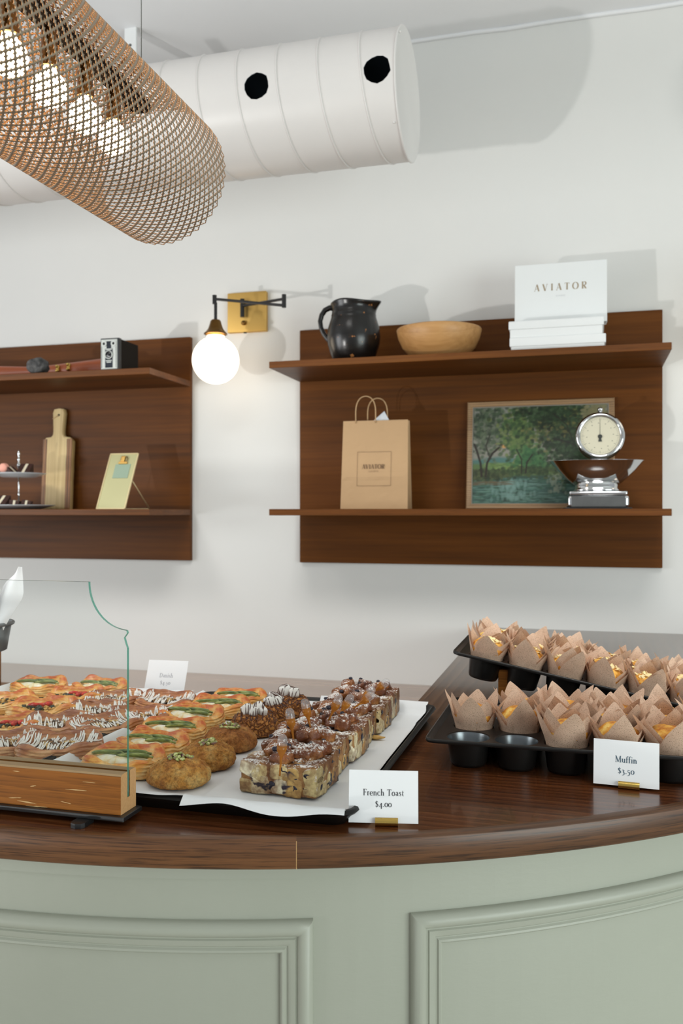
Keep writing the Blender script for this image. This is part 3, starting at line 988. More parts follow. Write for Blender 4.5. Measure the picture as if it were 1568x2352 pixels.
# rail, sockets, bulbs
MB().rbox(-0.018, 0.018, 0.02, 1.01, 0.105, 0.13, 0.002, 1).build('rail', M['camera_black'], pd)
for k, yb in enumerate((0.33, 0.44, 0.547, 0.661, 0.778, 0.884)):
    mb = MB(); Mx = Matrix.Translation((0, yb, 0))
    mb.lathe([(0, 0.105), (0.012, 0.105), (0.014, 0.10), (0.0145, 0.055), (0.017, 0.05), (0.017, 0.035), (0, 0.035)], 20, Mx)
    s_ = mb.build('socket', M['brass_dark'], pd); autosmooth(s_)
    mb = MB()
    mb.lathe([(0, 0.036), (0.012, 0.036), (0.014, 0.027), (0.022, 0.020), (0.029, 0.010), (0.032, -0.003), (0.030, -0.016), (0.022, -0.027), (0.010, -0.0335), (0, -0.0345)], 24, Mx)
    mb.build('bulb', M['bulb'], s_, smooth=True)
for yb in (0.1, 1.0):
    MB().tube([(0, yb, 0.13), (0, yb, (CEIL-2.0596)/0.8)], 0.0012, 6).build('suspension_wire', M['chrome_grey'], pd, smooth=True)

# ---------------------------------------------------------------- globe wall lamps
def sconce(label, gx):
    """gx: x of the globe"""
    t = thing('wall_lamp', label, 'lamp', (gx, WY, 2.1), 0, 'brass globe wall lamps')
    dx = 0.0437
    mb = MB(); mb.rbox(-0.032, 0.118, -0.022, 0, 0.0025, 0.147, 0.004, 3)
    bp = mb.build('wall_plate', M['brass'], t); autosmooth(bp, 35)
    mb = MB(); mb.blob((0.034, -0.028, 0.034), 0.009, 2); mb.lathe([(0, 0), (0.007, 0), (0.007, 0.012), (0, 0.012)], 12, Matrix.Translation((0.034, -0.022, 0.034)) @ Matrix.Rotation(R(90), 4, 'X'))
    mb.build('switch_knob', M['brass_dark'], bp, smooth=True)
    MB().rbox(0.030, 0.040, -0.018, -0.012, -0.001, 0.004, 0.0005, 1).build('plate_screw', M['black_metal'], bp)
    a = MB()
    # pivot on the plate, folded double arm, drop stem
    a.tube([(0.034, -0.04, 0.052), (0.034, -0.04, 0.118)], 0.0078, 14)
    a.tube([(0.034, -0.022, 0.10), (0.034, -0.04, 0.10)], 0.006, 10)
    a.tube([(0.034, -0.04, 0.093), (0.2485, -0.20, 0.067)], 0.0048, 10)
    a.tube([(0.2485, -0.20, 0.038), (0.2485, -0.20, 0.082)], 0.0075, 14)
    a.tube([(0.2485, -0.20, 0.045), (-0.004, -0.20, 0.083)], 0.0048, 10)
    a.tube([(-0.004, -0.20, 0.066), (-0.004, -0.20, 0.096)], 0.0075, 14)
    ar = a.build('swing_arm', M['black_metal'], t, smooth=False); autosmooth(ar, 50)
    s_ = MB().tube([(0, -0.20, 0.07), (0, -0.20, -0.001)], 0.0055, 14).build('stem', M['black_metal'], t); autosmooth(s_, 50)
    mb = MB()
    mb.lathe([(0.006, 0.012), (0.014, 0.011), (0.018, 0.006), (0.021, -0.006), (0.026, -0.02), (0.034, -0.031), (0.0395, -0.0355), (0.040, -0.039), (0.036, -0.039)], 40, Matrix.Translation((0, -0.20, 0)))
    o = mb.build('fitter', M['brass_dark'], t, smooth=True)
    mb = MB(); Mx = Matrix.Translation((0, -0.20, -0.128))
    prof = [(0.0805*math.sin(a_2), 0.0815*math.cos(a_2)) for a_2 in [R(22)+(PI-R(22))*i/30 for i in range(31)]]
    prof = [(0.03, 0.0835)] + prof
    mb.lathe(prof, 48, Mx)
    mb.build('globe_shade', M['globe'], t, smooth=True)
    return t
sconce('brass swing-arm wall lamp with lit white globe, between the two shelf units', -1.2257)
sconce('brass swing-arm wall lamp with lit white globe, right of the right-hand shelf unit', 0.52)

# ================================================================ THINGS ON THE WALL SHELVES
SU, SL = 1.934, 1.4595
# black jug
t = thing('jug', 'black glazed earthenware jug with side handle and chipped glaze, on the upper right shelf', 'jug', (-0.735, 2.80, SU), 0)
mb = MB()
prof = [(0, 0.0), (0.056, 0), (0.060, 0.004), (0.074, 0.03), (0.085, 0.065), (0.0875, 0.09), (0.0845, 0.12), (0.077, 0.146), (0.0735, 0.158), (0.0745, 0.161), (0.0725, 0.166), (0.071, 0.178), (0.0725, 0.190), (0.0765, 0.196), (0.077, 0.201), (0.073, 0.203), (0.068, 0.196), (0.066, 0.17), (0.078, 0.1), (0.05, 0.01), (0, 0.01)]
k = len(prof); n = 56
for i in range(n):
    a = 2*PI*i/n
    for r, z in prof:
        d = 1 + 0.014*noise.noise(Vector((math.cos(a)*1.5, math.sin(a)*1.5, z*20)))
        sp = 0
        if z > 0.165:
            q = math.cos(a)  # spout towards +X
            sp = 0.015*max(0, q)**12*(z-0.165)/0.035
        mb.v.append(Vector((r*d*math.cos(a)+sp, r*d*math.sin(a), z + (0.003*math.sin(3*a+1) if z > 0.19 else 0))))
for i in range(n):
    j = (i+1) % n
    for q in range(k-1):
        mb.f.append((i*k+q, j*k+q, j*k+q+1, i*k+q+1)); mb.m.append(0)
mb.build('body', M['jug'], t, smooth=True)
mb = MB()
hp = [(-0.066, 0.190), (-0.082, 0.193), (-0.098, 0.186), (-0.110, 0.170), (-0.115, 0.150), (-0.112, 0.128), (-0.103, 0.108), (-0.092, 0.093), (-0.083, 0.084), (-0.076, 0.078)]
mb.tube([(x, 0, z) for x, z in hp], [0.0095, 0.0095, 0.009, 0.0085, 0.008, 0.0078, 0.0078, 0.008, 0.009, 0.010], 12)
mb.build('handle', M['jug'], t, smooth=True)

t = tag(MB().lathe([(0, 0), (0.062, 0), (0.066, 0.003), (0.092, 0.018), (0.117, 0.045), (0.131, 0.075), (0.1365, 0.100), (0.1345, 0.103), (0.130, 0.1), (0.122, 0.07), (0.10, 0.035), (0.06, 0.012), (0, 0.01)], 64).build('turned_bowl', M['turned_wood'], None, smooth=True, loc=(-0.455, 2.815, SU)), 'pale turned wooden bowl on the upper right shelf beside the black jug', 'bowl')

# white boxes
def flat_box(label, x0, x1, y0, y1, z0, hb, hl, rz=0):
    cx, cy = (x0+x1)/2, (y0+y1)/2
    t = thing('gift_box', label, 'box', (cx, cy, z0), rz, 'white boxes')
    hx, hy = (x1-x0)/2, (y1-y0)/2
    MB().rbox(-hx+0.004, hx-0.004, -hy+0.003, hy-0.003, 0, hb, 0.0015, 1).build('base', M['white_box'], t)
    MB().rbox(-hx, hx, -hy, hy, hb-0.001, hb+hl, 0.003, 2).build('lid', M['white_box'], t)
    return t
flat_box('lower flat white lidded box under another, on the upper right shelf', -0.2215, 0.058, 2.70, 2.90, SU, 0.0165, 0.026)
flat_box('flat white lidded box on top of the lower one, under the upright box', -0.2235, 0.0535, 2.70, 2.90, SU+0.0425, 0.026, 0.024, R(-0.7))
t = thing('gift_box', 'white box standing upright, printed AVIATOR in pale bronze letters', 'box', (-0.0745, 2.775, SU+0.0935), 0, 'white boxes', rot=(R(-3), 0, 0))
MB().rbox(-0.136, 0.136, 0.004, 0.045, 0, 0.188, 0.0015, 1).build('base', M['white_box'], t)
MB().rbox(-0.1375, 0.1375, 0, 0.026, 0, 0.19, 0.0012, 1).build('lid', M['white_box'], t)
lettering(t, 'AVIATOR', 0.0215, M['ink_gold'], lambda x, z: Vector((x, -0.0004, 0.104+z)), track=0.37, bold=True, name='printed_name')
lettering(t, 'SEAFORTH', 0.0035, M['ink_pale'], lambda x, z: Vector((x, -0.0004, 0.085+z)), track=0.3, name='printed_subtitle')

# box camera
t = thing('box_camera', 'black vintage box camera with cream striped faceplate, on the upper left shelf', 'camera', (-1.558, 2.672, SU), 0)
MB().rbox(-0.034, 0.034, 0, 0.135, 0, 0.1055, 0.003, 2).build('body', M['camera_black'], t)
MB().rbox(-0.034, 0.036, -0.003, 0.014, -0.0, 0.107, 0.002, 2).build('front_bezel', M['camera_grey'], t)
fp = MB().rbox(-0.031, 0.030, -0.0055, -0.002, 0.002, 0.1025, 0.001, 1).build('faceplate', M['camera_plate'], t)
mb = MB()
for x in (-0.0285, -0.0265, 0.0255, 0.0275): mb.box(x-0.0003, x+0.0003, -0.0058, -0.005, 0.006, 0.078)
mb.box(-0.0145, 0.0135, -0.0064, -0.004, 0.006, 0.071); mb.box(-0.009, 0.008, -0.0064, -0.004, 0.071, 0.096)
mb.build('dark_stripe', M['camera_dark'], fp)
mb = MB()
for x in (-0.0185, 0.0175):
    mb.lathe([(0.0045, 0), (0.010, 0), (0.010, 0.0025), (0.0045, 0.0025)], 24, Matrix.Translation((x, -0.0055, 0.0875)) @ Matrix.Rotation(R(90), 4, 'X'))
mb.lathe([(0.012, 0), (0.0145, 0), (0.0145, 0.003), (0.012, 0.003)], 32, Matrix.Translation((-0.0005, -0.0062, 0.050)) @ Matrix.Rotation(R(90), 4, 'X'))
mb.box(-0.012, 0.011, -0.0068, -0.0062, 0.0665, 0.0705); mb.box(-0.012, 0.011, -0.0068, -0.0062, 0.0285, 0.0315); mb.box(-0.009, 0.008, -0.0068, -0.0062, 0.023, 0.0265)
mb.build('ring', M['camera_plate'], fp)
for x in (-0.0185, 0.0175):
    MB().lathe([(0, 0.0006), (0.0046, 0.0004), (0.0046, 0)], 20, Matrix.Translation((x, -0.0058, 0.0875)) @ Matrix.Rotation(R(90), 4, 'X')).build('viewfinder', M['lens'], fp, smooth=True)
mb = MB()
mb.lathe([(0, 0.003), (0.006, 0.0024), (0.0121, 0)], 28, Matrix.Translation((-0.0005, -0.0064, 0.050)) @ Matrix.Rotation(R(90), 4, 'X'))
mb.build('lens', M['lens'], fp, smooth=True)
mb = MB(); mb.tube([(-0.01, 0.02, 0.105), (-0.004, 0.045, 0.1125), (0.0, 0.08, 0.1125), (0.0, 0.11, 0.105)], 0.004, 8)
mb.build('strap', M['camera_black'], t, smooth=True)

# leather case and stone
lc = thing('leather_case', 'long red-brown leather case with brass clasps, lying on the upper left shelf', 'case', (-2.07, 2.86, SU), 0)
mb = MB()
pr = [(0.0, -0.42), (0.03, -0.42), (0.038, -0.40), (0.036, -0.2), (0.026, -0.02), (0.021, 0.06), (0.022, 0.16), (0.030, 0.28), (0.039, 0.42), (0.035, 0.435), (0, 0.437)]
mb.lathe(pr, 28, Matrix.Translation((0, 0, 0.039)) @ Matrix.Rotation(R(90), 4, 'Y') )
for v_ in mb.v: v_.z = max(v_.z, 0.0005)
mb.build('body', M['leather'], lc, smooth=True)
for x, z in ((0.205, 0.040), (0.250, 0.045)):
    mb = MB()
    mb.rbox(x-0.006, x+0.006, -0.034, -0.020, z-0.014, z+0.014, 0.002, 1)
    mb.blob((x, -0.036, z+0.010), 0.006, 1); mb.blob((x, -0.036, z-0.008), 0.0065, 1)
    mb.build('clasp', M['gold'], lc, smooth=True)
st = MB().blob((0, 0, 0.030), 0.040, 3, (1.0, 0.8, 0.8), 0.35, 0, 3).build('stone', M['stone'], None, smooth=True, loc=(-1.86, 2.705, SU))
for v_ in st.data.vertices: v_.co.z = max(v_.co.z, 0)
tag(st, 'rough dark grey rounded stone in front of the leather case, upper left shelf', 'stone')

# cutting board, leaning on the panel
t = thing('cutting_board', 'wooden paddle board with handle hole and dark edges, on the lower left shelf', 'cutting board', (-1.945, 2.936, SL+0.0006), 0, rot=(R(-3.4), 0, 0))
hw = 0.0645
rr = random.Random(5)
def wob(z, s): return s*(hw + 0.0025*noise.noise(Vector((z*14, s*3, 0))))
outl = [(wob(z, 1), z) for z in [0, 0.03, 0.07, 0.11, 0.15, 0.19, 0.23, 0.262]] + [(hw-0.012, 0.275), (0.03, 0.278), (0.023, 0.286), (0.0215, 0.30), (0.024, 0.345), (0.026, 0.37), (0.021, 0.385), (0.0, 0.388)]
outl += [(-x, z) for x, z in reversed(outl[8:-1])] + [(wob(z, -1), z) for z in [0.262, 0.23, 0.19, 0.15, 0.11, 0.07, 0.03, 0]]
Mr = Matrix(((1,0,0,0),(0,0,-1,0),(0,1,0,0),(0,0,0,1)))
bmx = bmesh.new()
fv = [bmx.verts.new((x, 0, z)) for x, z in outl]
f = bmx.faces.new(fv)
ex = bmesh.ops.extrude_face_region(bmx, geom=[f])
for g in ex['geom']:
    if isinstance(g, bmesh.types.BMVert): g.co.y += 0.02
bmesh.ops.recalc_face_normals(bmx, faces=bmx.faces[:])
bmesh.ops.bevel(bmx, geom=[e for e in bmx.edges if abs(e.verts[0].co.y-e.verts[1].co.y) < 1e-6], offset=0.003, segments=2, affect='EDGES')
mb = MB(); mb.addbm(bmx)
o = mb.build('board', M['cut_light'], t); autosmooth(o, 40)
mb = MB()
for s, xa in ((-1, 0.045), (1, 0.040)):
    zs = [0.002 + 0.268*i/16 for i in range(17)]
    pin = [(s*(xa + 0.002*noise.noise(Vector((z*20, s, 3)))), z) for z in zs]
    pout = [(wob(z, s)*1.0 - s*0.0022, z) for z in zs]
    vs = [(x, -0.0006, z) for x, z in pin] + [(x, -0.0006, z) for x, z in pout]
    vs += [(x, 0.001, z) for x, z in pin] + [(x, 0.001, z) for x, z in pout]
    fs = []
    for i in range(16):
        fs += [(i, i+1, 18+i, 17+i), (34+i, 51+i, 52+i, 35+i), (i, 34+i, 35+i, i+1), (17+i, 18+i, 52+i, 51+i)]
    mb.add(vs, fs)
mb.build('dark_edge', M['cut_dark'], t)
mb = MB(); mb.lathe([(0, 0.0), (0.0042, 0.0), (0.0042, 0.002), (0, 0.002)], 16, Matrix.Translation((0.002, 0.0008, 0.362)) @ Matrix.Rotation(R(90), 4, 'X'))
mb.build('handle_hole', M['lens'], t)
mb = MB(); mb.tube([(0.002, -0.001, 0.362), (-0.010, -0.0025, 0.354), (-0.024, -0.001, 0.348)], 0.0012, 6)
mb.build('cord', M['kraft_cord'], t, smooth=True)

# clipboard on its own strut
cbd = thing('clipboard_stand', 'pale brass clipboard stand with a sage green card, on the lower left shelf', 'stand', (-1.587, 2.725, SL), R(0))
Q0, Q1 = Vector((-0.0565, 0, 0.0)), Vector((0.0565, 0, 0.0))
lean = Vector((0.0, 0.098, 0.200)); ln = lean.length
Ml = Matrix(((1, 0, 0, 0), (0, lean.z/ln, lean.y/ln, 0), (0, -lean.y/ln, lean.z/ln, 0), (0, 0, 0, 1)))
mb = MB(); mb.box(-0.0545, 0.0545, -0.0, 0.002, 0.002, ln-0.002, 0, Ml)
pl = mb.build('plate', M['cream_enamel'], cbd)
mb = MB()
for x0, x1, z0, z1 in ((-0.0565, -0.0525, 0, ln), (0.0525, 0.0565, 0, ln), (-0.0565, 0.0565, 0, 0.004), (-0.0565, 0.0565, ln-0.004, ln)):
    mb.rbox(x0, x1, -0.002, 0.003, z0, z1, 0.0006, 1, 0, Ml)
mb.build('rim', M['cream_rim'], cbd)
mb = MB(); mb.box(-0.024, 0.036, -0.0014, -0.0002, 0.122, 0.178, 0, Ml)
gc = mb.build('green_card', M['green_card'], cbd)
mb = MB(); mb.rbox(-0.012, 0.022, -0.006, -0.0015, 0.178, 0.186, 0.001, 1, 0, Ml); mb.rbox(-0.006, 0.010, -0.008, -0.0015, 0.186, 0.209, 0.003, 2, 0, Ml)
cl = mb.build('clip', M['brass'], cbd)
mb = MB(); cpts = [Ml @ Vector((0.014+0.006*math.sin(2*PI*i/12), -0.004, 0.197+0.011*math.cos(2*PI*i/12))) for i in range(12)]
mb.tube(cpts, 0.0014, 6, closed=True)
mb.build('clip_loop', M['brass_dark'], cl, smooth=True)
mb = MB(); mb.tube([(0.052, 0.052, 0.105), (0.060, 0.17, 0.002)], 0.0018, 6); mb.tube([(-0.052, 0.052, 0.105), (-0.044, 0.17, 0.002)], 0.0018, 6); mb.tube([(0.060, 0.17, 0.002), (-0.044, 0.17, 0.002)], 0.0018, 6)
mb.build('strut', M['cream_rim'], cbd, smooth=True)

# cake stand with cakes
cs = thing('cake_stand', 'two-tier white porcelain cake stand with chrome rod, far left of the lower left shelf', 'cake stand', (-2.000, 2.79, SL), 0)
def plate_prof(r, z, h):
    return [(0, z), (r*0.55, z), (r*0.62, z+0.001), (r*0.9, z+h*0.75), (r, z+h), (r, z+h+0.0015), (r*0.88, z+h*0.75+0.002), (r*0.6, z+0.0045), (0, z+0.0045)]
o = MB().lathe(plate_prof(0.128, 0.001, 0.014), 48).build('lower_plate', M['porcelain'], cs, smooth=True)
o = MB().lathe(plate_prof(0.097, 0.117, 0.014), 48).build('upper_plate', M['porcelain'], cs, smooth=True)
o = MB().lathe([(0.005, 0.004), (0.003, 0.02), (0.0028, 0.05), (0.0045, 0.055), (0.0028, 0.06), (0.0028, 0.112), (0.006, 0.117), (0.006, 0.123), (0.003, 0.13), (0.003, 0.15), (0.006, 0.156), (0.007, 0.164), (0.004, 0.172), (0.003, 0.178), (0.006, 0.182), (0.003, 0.187), (0.004, 0.198), (0.006, 0.204), (0.004, 0.212), (0.0005, 0.218)], 20).build('rod', M['chrome'], cs, smooth=True)
mc = thing('macaron', 'pink macaron on edge, on the upper plate of the cake stand', 'macaron', (-2.030, 2.745, SL+0.1325), 0)
for s in (-1, 1):
    MB().lathe([(0, 0.0), (0.0165, 0.0), (0.0175, 0.0015), (0.017, 0.005), (0.013, 0.0095), (0, 0.012)], 28, Matrix.Translation((0, s*0.002, 0.0175)) @ Matrix.Rotation(R(-90*s), 4, 'X')).build('shell', M['macaron'], mc, smooth=True)
MB().lathe([(0, -0.002), (0.0155, -0.002), (0.0155, 0.002), (0, 0.002)], 24, Matrix.Translation((0, 0, 0.0175)) @ Matrix.Rotation(R(90), 4, 'X')).build('filling', M['cream'], mc, smooth=True)
def cake(label, loc, rz, s=1.0, tri=True, tilt=0):
    t = thing('cake_slice', label, 'cake', loc, rz, 'chocolate cake pieces on the cake stand', rot=(0, tilt, rz))
    h = 0.032*s
    for i, (a, b, m_) in enumerate(((-0.020, -0.006, 'choc'), (-0.006, 0.002, 'cream'), (0.002, 0.016, 'choc'))):
        mb = MB()
        poly = [(-0.024*s, 0), (0.024*s, 0), (0.020*s, h)] if tri else [(-0.016*s, 0), (0.016*s, 0), (0.016*s, h*0.8), (-0.016*s, h*0.8)]
        vs = [(a*s, x, z) for x, z in poly] + [(b*s, x, z) for x, z in poly]
        n = len(poly)
        mb.add(vs, [tuple(range(n)), tuple(range(2*n-1, n-1, -1))] + [(i2, n+i2, n+(i2+1) % n, (i2+1) % n) for i2 in range(n)])
        mb.build('cream_layer' if m_ == 'cream' else 'sponge_layer', M[m_], t)
cake('dark chocolate cake wedge in the middle of the upper plate', (-1.995, 2.755, SL+0.124), R(80))
cake('chocolate cake slice with one cream layer facing right, upper plate', (-1.955, 2.765, SL+0.1265), R(15), 1.25)
cake('chocolate cake slice at the left edge of the lower plate', (-2.070, 2.745, SL+0.0075), R(0), 1.15, False)
cake('tall chocolate and cream cake slice, left of the chrome rod, lower plate', (-2.030, 2.73, SL+0.0075), R(8), 1.35)
cake('small chocolate cake slice right of the chrome rod, lower plate', (-1.975, 2.735, SL+0.0075), R(15), 0.95, False, 0.15)
cake('rightmost small chocolate cake slice on the lower plate', (-1.935, 2.745, SL+0.0085), R(20), 0.9, False, 0.2)

# paper bag
t = thing('paper_bag', 'brown kraft paper carrier bag with twisted handles, printed AVIATOR, on the lower right shelf', 'bag', (-0.6625, 2.78, SL+0.0006), R(1.5))
bw, bd, bh = 0.1115, 0.085, 0.290
mb = MB()
def bagface(x0, x1, y, nx=14, nz=22, flip=1):
    vs = []; fs = []
    for j in range(nz+1):
        z = bh*j/nz
        tp = 0.35*max(0, z/bh-0.1)           # sides pinch toward the top
        for i in range(nx+1):
            s = i/nx
            xx = (x0+(x1-x0)*s)*(1-0.03*z/bh)
            yy = y + flip*(0.5*bd*0.62*(z/bh))
            c = 0.0016*noise.noise(Vector((xx*18, z*18, y*9)))+0.0012*noise.noise(Vector((xx*50, z*50, 3)))
            if abs(z-0.105) < 0.006: c -= 0.0018*flip
            vs.append((xx, yy + (c if 0 < i < nx else 0), z))
    for j in range(nz):
        for i in range(nx):
            a = j*(nx+1)+i
            fs.append((a, a+1, a+nx+2, a+nx+1))
    return vs, fs
v1, f1 = bagface(-bw, bw, 0, flip=1); mb.add(v1, f1)
v2, f2 = bagface(-bw, bw, bd, flip=-1); mb.add(v2, [tuple(reversed(f)) for f in f2])
nz = 22
for s in (-1, 1):
    vs = []; fs = []
    for j in range(nz+1):
        z = bh*j/nz
        x = s*bw*(1-0.03*z/bh)
        yf = 0.5*bd*0.62*(z/bh); yb = bd-yf
        gus = -s*0.022*(z/bh)
        vs += [(x, yf, z), (x+gus, (yf+yb)/2, z), (x, yb, z)]
    for j in range(nz):
        for q in range(2):
            a = 3*j+q
            fs.append((a, a+1, a+4, a+3) if s > 0 else (a+3, a+4, a+1, a))
    mb.add(vs, fs)
mb.add([(-bw, 0, 0), (bw, 0, 0), (bw, bd, 0), (-bw, bd, 0)], [(0, 3, 2, 1)])
bg = mb.build('bag_body', M['kraft'], t)
sl_ = bd*0.5*0.62/bh
fm = lambda x, z: Vector((x, sl_*z - 0.0022, z))
lettering(bg, 'AVIATOR', 0.0145, M['ink_brown'], lambda x, z: fm(x-0.0035, 0.131+z), track=0.02, bold=True, name='printed_name')
lettering(bg, 'SEAFORTH', 0.0042, M['ink_brown'], lambda x, z: fm(x-0.0035, 0.1205+z), track=0.3, name='printed_subtitle')
mb = MB()
x0, x1, z0, z1 = -0.0575, 0.0555, 0.075, 0.187
for a, b, c, d in ((x0, x1, z0, z0+0.0009), (x0, x1, z1-0.0009, z1), (x0, x0+0.0009, z0, z1), (x1-0.0009, x1, z0, z1)):
    mb.add([fm(a, c), fm(b, c), fm(b, d), fm(a, d)], [(0, 1, 2, 3)])
mb.build('printed_square', M['ink_brown'], bg)
for (xo, yy, rr_, hh) in ((-0.032, 0.024, 0.0, 0.088), (0.0, 0.061, 0.0, 0.085)):
    pts = []
    for i in range(25):
        a = PI*i/24
        pts.append((xo+ -0.033*math.cos(a)*(1+0.18*math.sin(a)), yy, bh-0.008+hh*math.sin(a)**0.62))
    MB().tube(pts, 0.0019, 8).build('handle', M['kraft_cord'], t, smooth=True)
tp = MB(); tp.add([(-0.045, 0.036, bh-0.03), (0.06, 0.036, bh-0.03), (0.027, 0.040, bh+0.031), (-0.045, 0.040, bh-0.03), (0.06, 0.040, bh-0.03), (0.027, 0.043, bh+0.031)], [(0, 1, 2), (5, 4, 3), (0, 3, 4, 1), (1, 4, 5, 2), (2, 5, 3, 0)])
o = tp.build('tissue_paper', M['tissue'], None, loc=t.location, rot=(0, 0, R(1.5)))
tag(o, 'pale grey tissue paper corner sticking out of the brown paper bag', 'paper')

# framed landscape print
t = thing('framed_picture', 'oak-framed woodland river landscape picture, leaning at the back of the lower right shelf', 'picture', (-0.146, 2.915, SL+0.0003), 0, rot=(R(-7.5), 0, 0))
FW, FH, fwid = 0.236, 0.3625, 0.0185
mb = MB()
def miter_frame(mb, x0, x1, z0, z1, prof):
    n0 = len(mb.v)
    k = len(prof)
    for w_, y in prof:
        mb.v += [Vector((x0+w_, y, z0+w_)), Vector((x1-w_, y, z0+w_)), Vector((x1-w_, y, z1-w_)), Vector((x0+w_, y, z1-w_))]
    for q in range(k-1):
        for i in range(4):
            j = (i+1) % 4
            mb.f.append((n0+q*4+i, n0+q*4+j, n0+(q+1)*4+j, n0+(q+1)*4+i)); mb.m.append(0)
miter_frame(mb, -FW, FW, 0, FH, [(0, 0.02), (0, 0.003), (0.003, 0), (0.006, 0.001), (0.013, 0.004), (0.0175, 0.004), (0.0175, 0.012)])
mb.build('frame', M['frame_wood'], t)
mb = MB(); miter_frame(mb, -FW+0.0165, FW-0.0165, 0.0165, FH-0.0165, [(0, 0.0045), (0.0015, 0.0035), (0.0035, 0.0055), (0.0035, 0.01)])
mb.build('inner_lip', M['frame_lip'], t)
# the painting: dabs laid on a fine grid
NX, NZ = 240, 176
rg = np.random.default_rng(11)
X, Z = np.meshgrid(np.linspace(0, 1, NX), np.linspace(0, 1, NZ))
def L3(h): return np.array(lin(h)[:3])
img = np.ones((NZ, NX, 3))*L3('8c8f86')
img += (L3('a39f90')-L3('8c8f86'))*np.clip(1-Z, 0, 1)[..., None]
def lay(mask, col):
    global img
    img = img*(1-mask[..., None]) + np.array(col)*mask[..., None]
def dab(cx, cz, rx, rz, col, al=0.85):
    x0, x1 = int(max(0, (cx-rx*2)*NX)), int(min(NX, (cx+rx*2)*NX+2))
    z0, z1 = int(max(0, (cz-rz*2)*NZ)), int(min(NZ, (cz+rz*2)*NZ+2))
    if x1 <= x0 or z1 <= z0: return
    d = ((X[z0:z1, x0:x1]-cx)/rx)**2+((Z[z0:z1, x0:x1]-cz)/rz)**2
    m_ = np.clip(1.6-d*1.3, 0, 1)*al
    img[z0:z1, x0:x1] = img[z0:z1, x0:x1]*(1-m_[..., None]) + np.array(col)*m_[..., None]
lay(np.clip((0.50-0.05*np.abs(X-0.2)*3-Z)*30, 0, 1)*np.clip((0.6-X)*8, 0, 1), L3('55807a'))
lay(np.clip((0.43-Z)*30, 0, 1), L3('5f7a4a'))
lay(np.clip((0.30-Z)*40, 0, 1), L3('3c5a4c'))
# water
wmask = np.clip((0.27+0.02*np.sin(X*9)-Z)*40, 0, 1)
lay(wmask, L3('45695f'))
for _ in range(700):
    dab(rg.uniform(0, 1), rg.uniform(0, 0.26), rg.uniform(0.01, 0.05), 0.006, L3(rg.choice(['2f4a3c', '5f8a7c', '3f6a52', '74978a', '28392c'])), 0.55)
for _ in range(90):
    dab(0.30+rg.normal(0, 0.06), rg.uniform(0.04, 0.24), 0.012, 0.03, L3('7fa39a'), 0.4)
for _ in range(120):
    dab(0.62+rg.normal(0, 0.02), rg.uniform(0.1, 0.5), 0.010, 0.02, L3('8f9c86'), 0.45)
for _ in range(260):   # meadow
    dab(rg.uniform(0.1, 0.62), rg.uniform(0.29, 0.42), 0.03, 0.008, L3(rg.choice(['6f8f4e', '8da65c', '4d6b3c', '7f9a68'])), 0.5)
dab(0.2, 0.62, 0.035, 0.02, L3('c98a4e'), 0.9); dab(0.235, 0.59, 0.025, 0.02, L3('d8a55f'), 0.9)
def foliage(cx, cz, sx, sz, n, cols, r=0.019):
    n = int(n*1.25)
    for _ in range(n):
        dab(cx+rg.normal(0, sx), cz+rg.normal(0, sz), rg.uniform(0.5, 1.1)*r, rg.uniform(0.5, 1.1)*r*1.2, L3(rg.choice(cols)), 0.7)
darkg = ['1d2b1b', '2a3f26', '35502f', '22331f', '486140']
midg = ['3d5a34', '55753f', '2f4a2c', '6a8048', '7d8b52']
foliage(0.12, 0.78, 0.09, 0.12, 700, ['3a4a38', '4d6048', '2d3b2c', '66755a', '7a7f70'])
foliage(0.36, 0.72, 0.07, 0.13, 600, midg)
foliage(0.45, 0.45, 0.06, 0.06, 260, ['2f5a38', '3f7044', '56834f'])
foliage(0.72, 0.80, 0.13, 0.13, 1300, darkg + ['5a6a3c', '7d7a45'])
foliage(0.55, 0.93, 0.12, 0.05, 300, darkg)
foliage(0.80, 0.52, 0.12, 0.09, 600, darkg)
foliage(0.92, 0.92, 0.05, 0.05, 120, ['7f7a58', '8c8765'])
foliage(0.86, 0.28, 0.1, 0.05, 420, darkg + ['5f6b3f'])
foliage(0.08, 0.30, 0.09, 0.025, 300, ['27331f', '3b4a2c', '55603a'])
foliage(0.42, 0.33, 0.08, 0.02, 160, ['33492c', '4c5f38'])
def trunk(pts, w0, col='2a241c'):
    for (a, b) in zip(pts[:-1], pts[1:]):
        for i in range(24):
            q = i/24
            dab(a[0]+(b[0]-a[0])*q, a[1]+(b[1]-a[1])*q, w0, w0*1.2, L3(col), 0.8)
trunk([(0.07, 0.28), (0.06, 0.42), (0.03, 0.55), (0.01, 0.62)], 0.009)
trunk([(0.10, 0.28), (0.11, 0.42), (0.15, 0.52), (0.20, 0.58)], 0.009)
trunk([(0.13, 0.47), (0.10, 0.6), (0.13, 0.72)], 0.005)
trunk([(0.37, 0.31), (0.37, 0.45), (0.33, 0.56)], 0.006); trunk([(0.40, 0.31), (0.41, 0.42), (0.45, 0.5)], 0.006)
trunk([(0.93, 0.35), (0.88, 0.5), (0.72, 0.62), (0.6, 0.66)], 0.006); trunk([(0.75, 0.62), (0.70, 0.8), (0.6, 0.92)], 0.005)
for _ in range(120): dab(rg.uniform(0, 0.3), rg.uniform(0.19, 0.23), 0.03, 0.004, L3('6d5a40'), 0.3)
img *= 0.78
px0, px1, pz0, pz1 = -FW+0.0195, FW-0.0195, 0.0195, FH-0.0195
vs = [(px0+(px1-px0)*X[j, i], 0.0085, pz0+(pz1-pz0)*Z[j, i]) for j in range(NZ) for i in range(NX)]
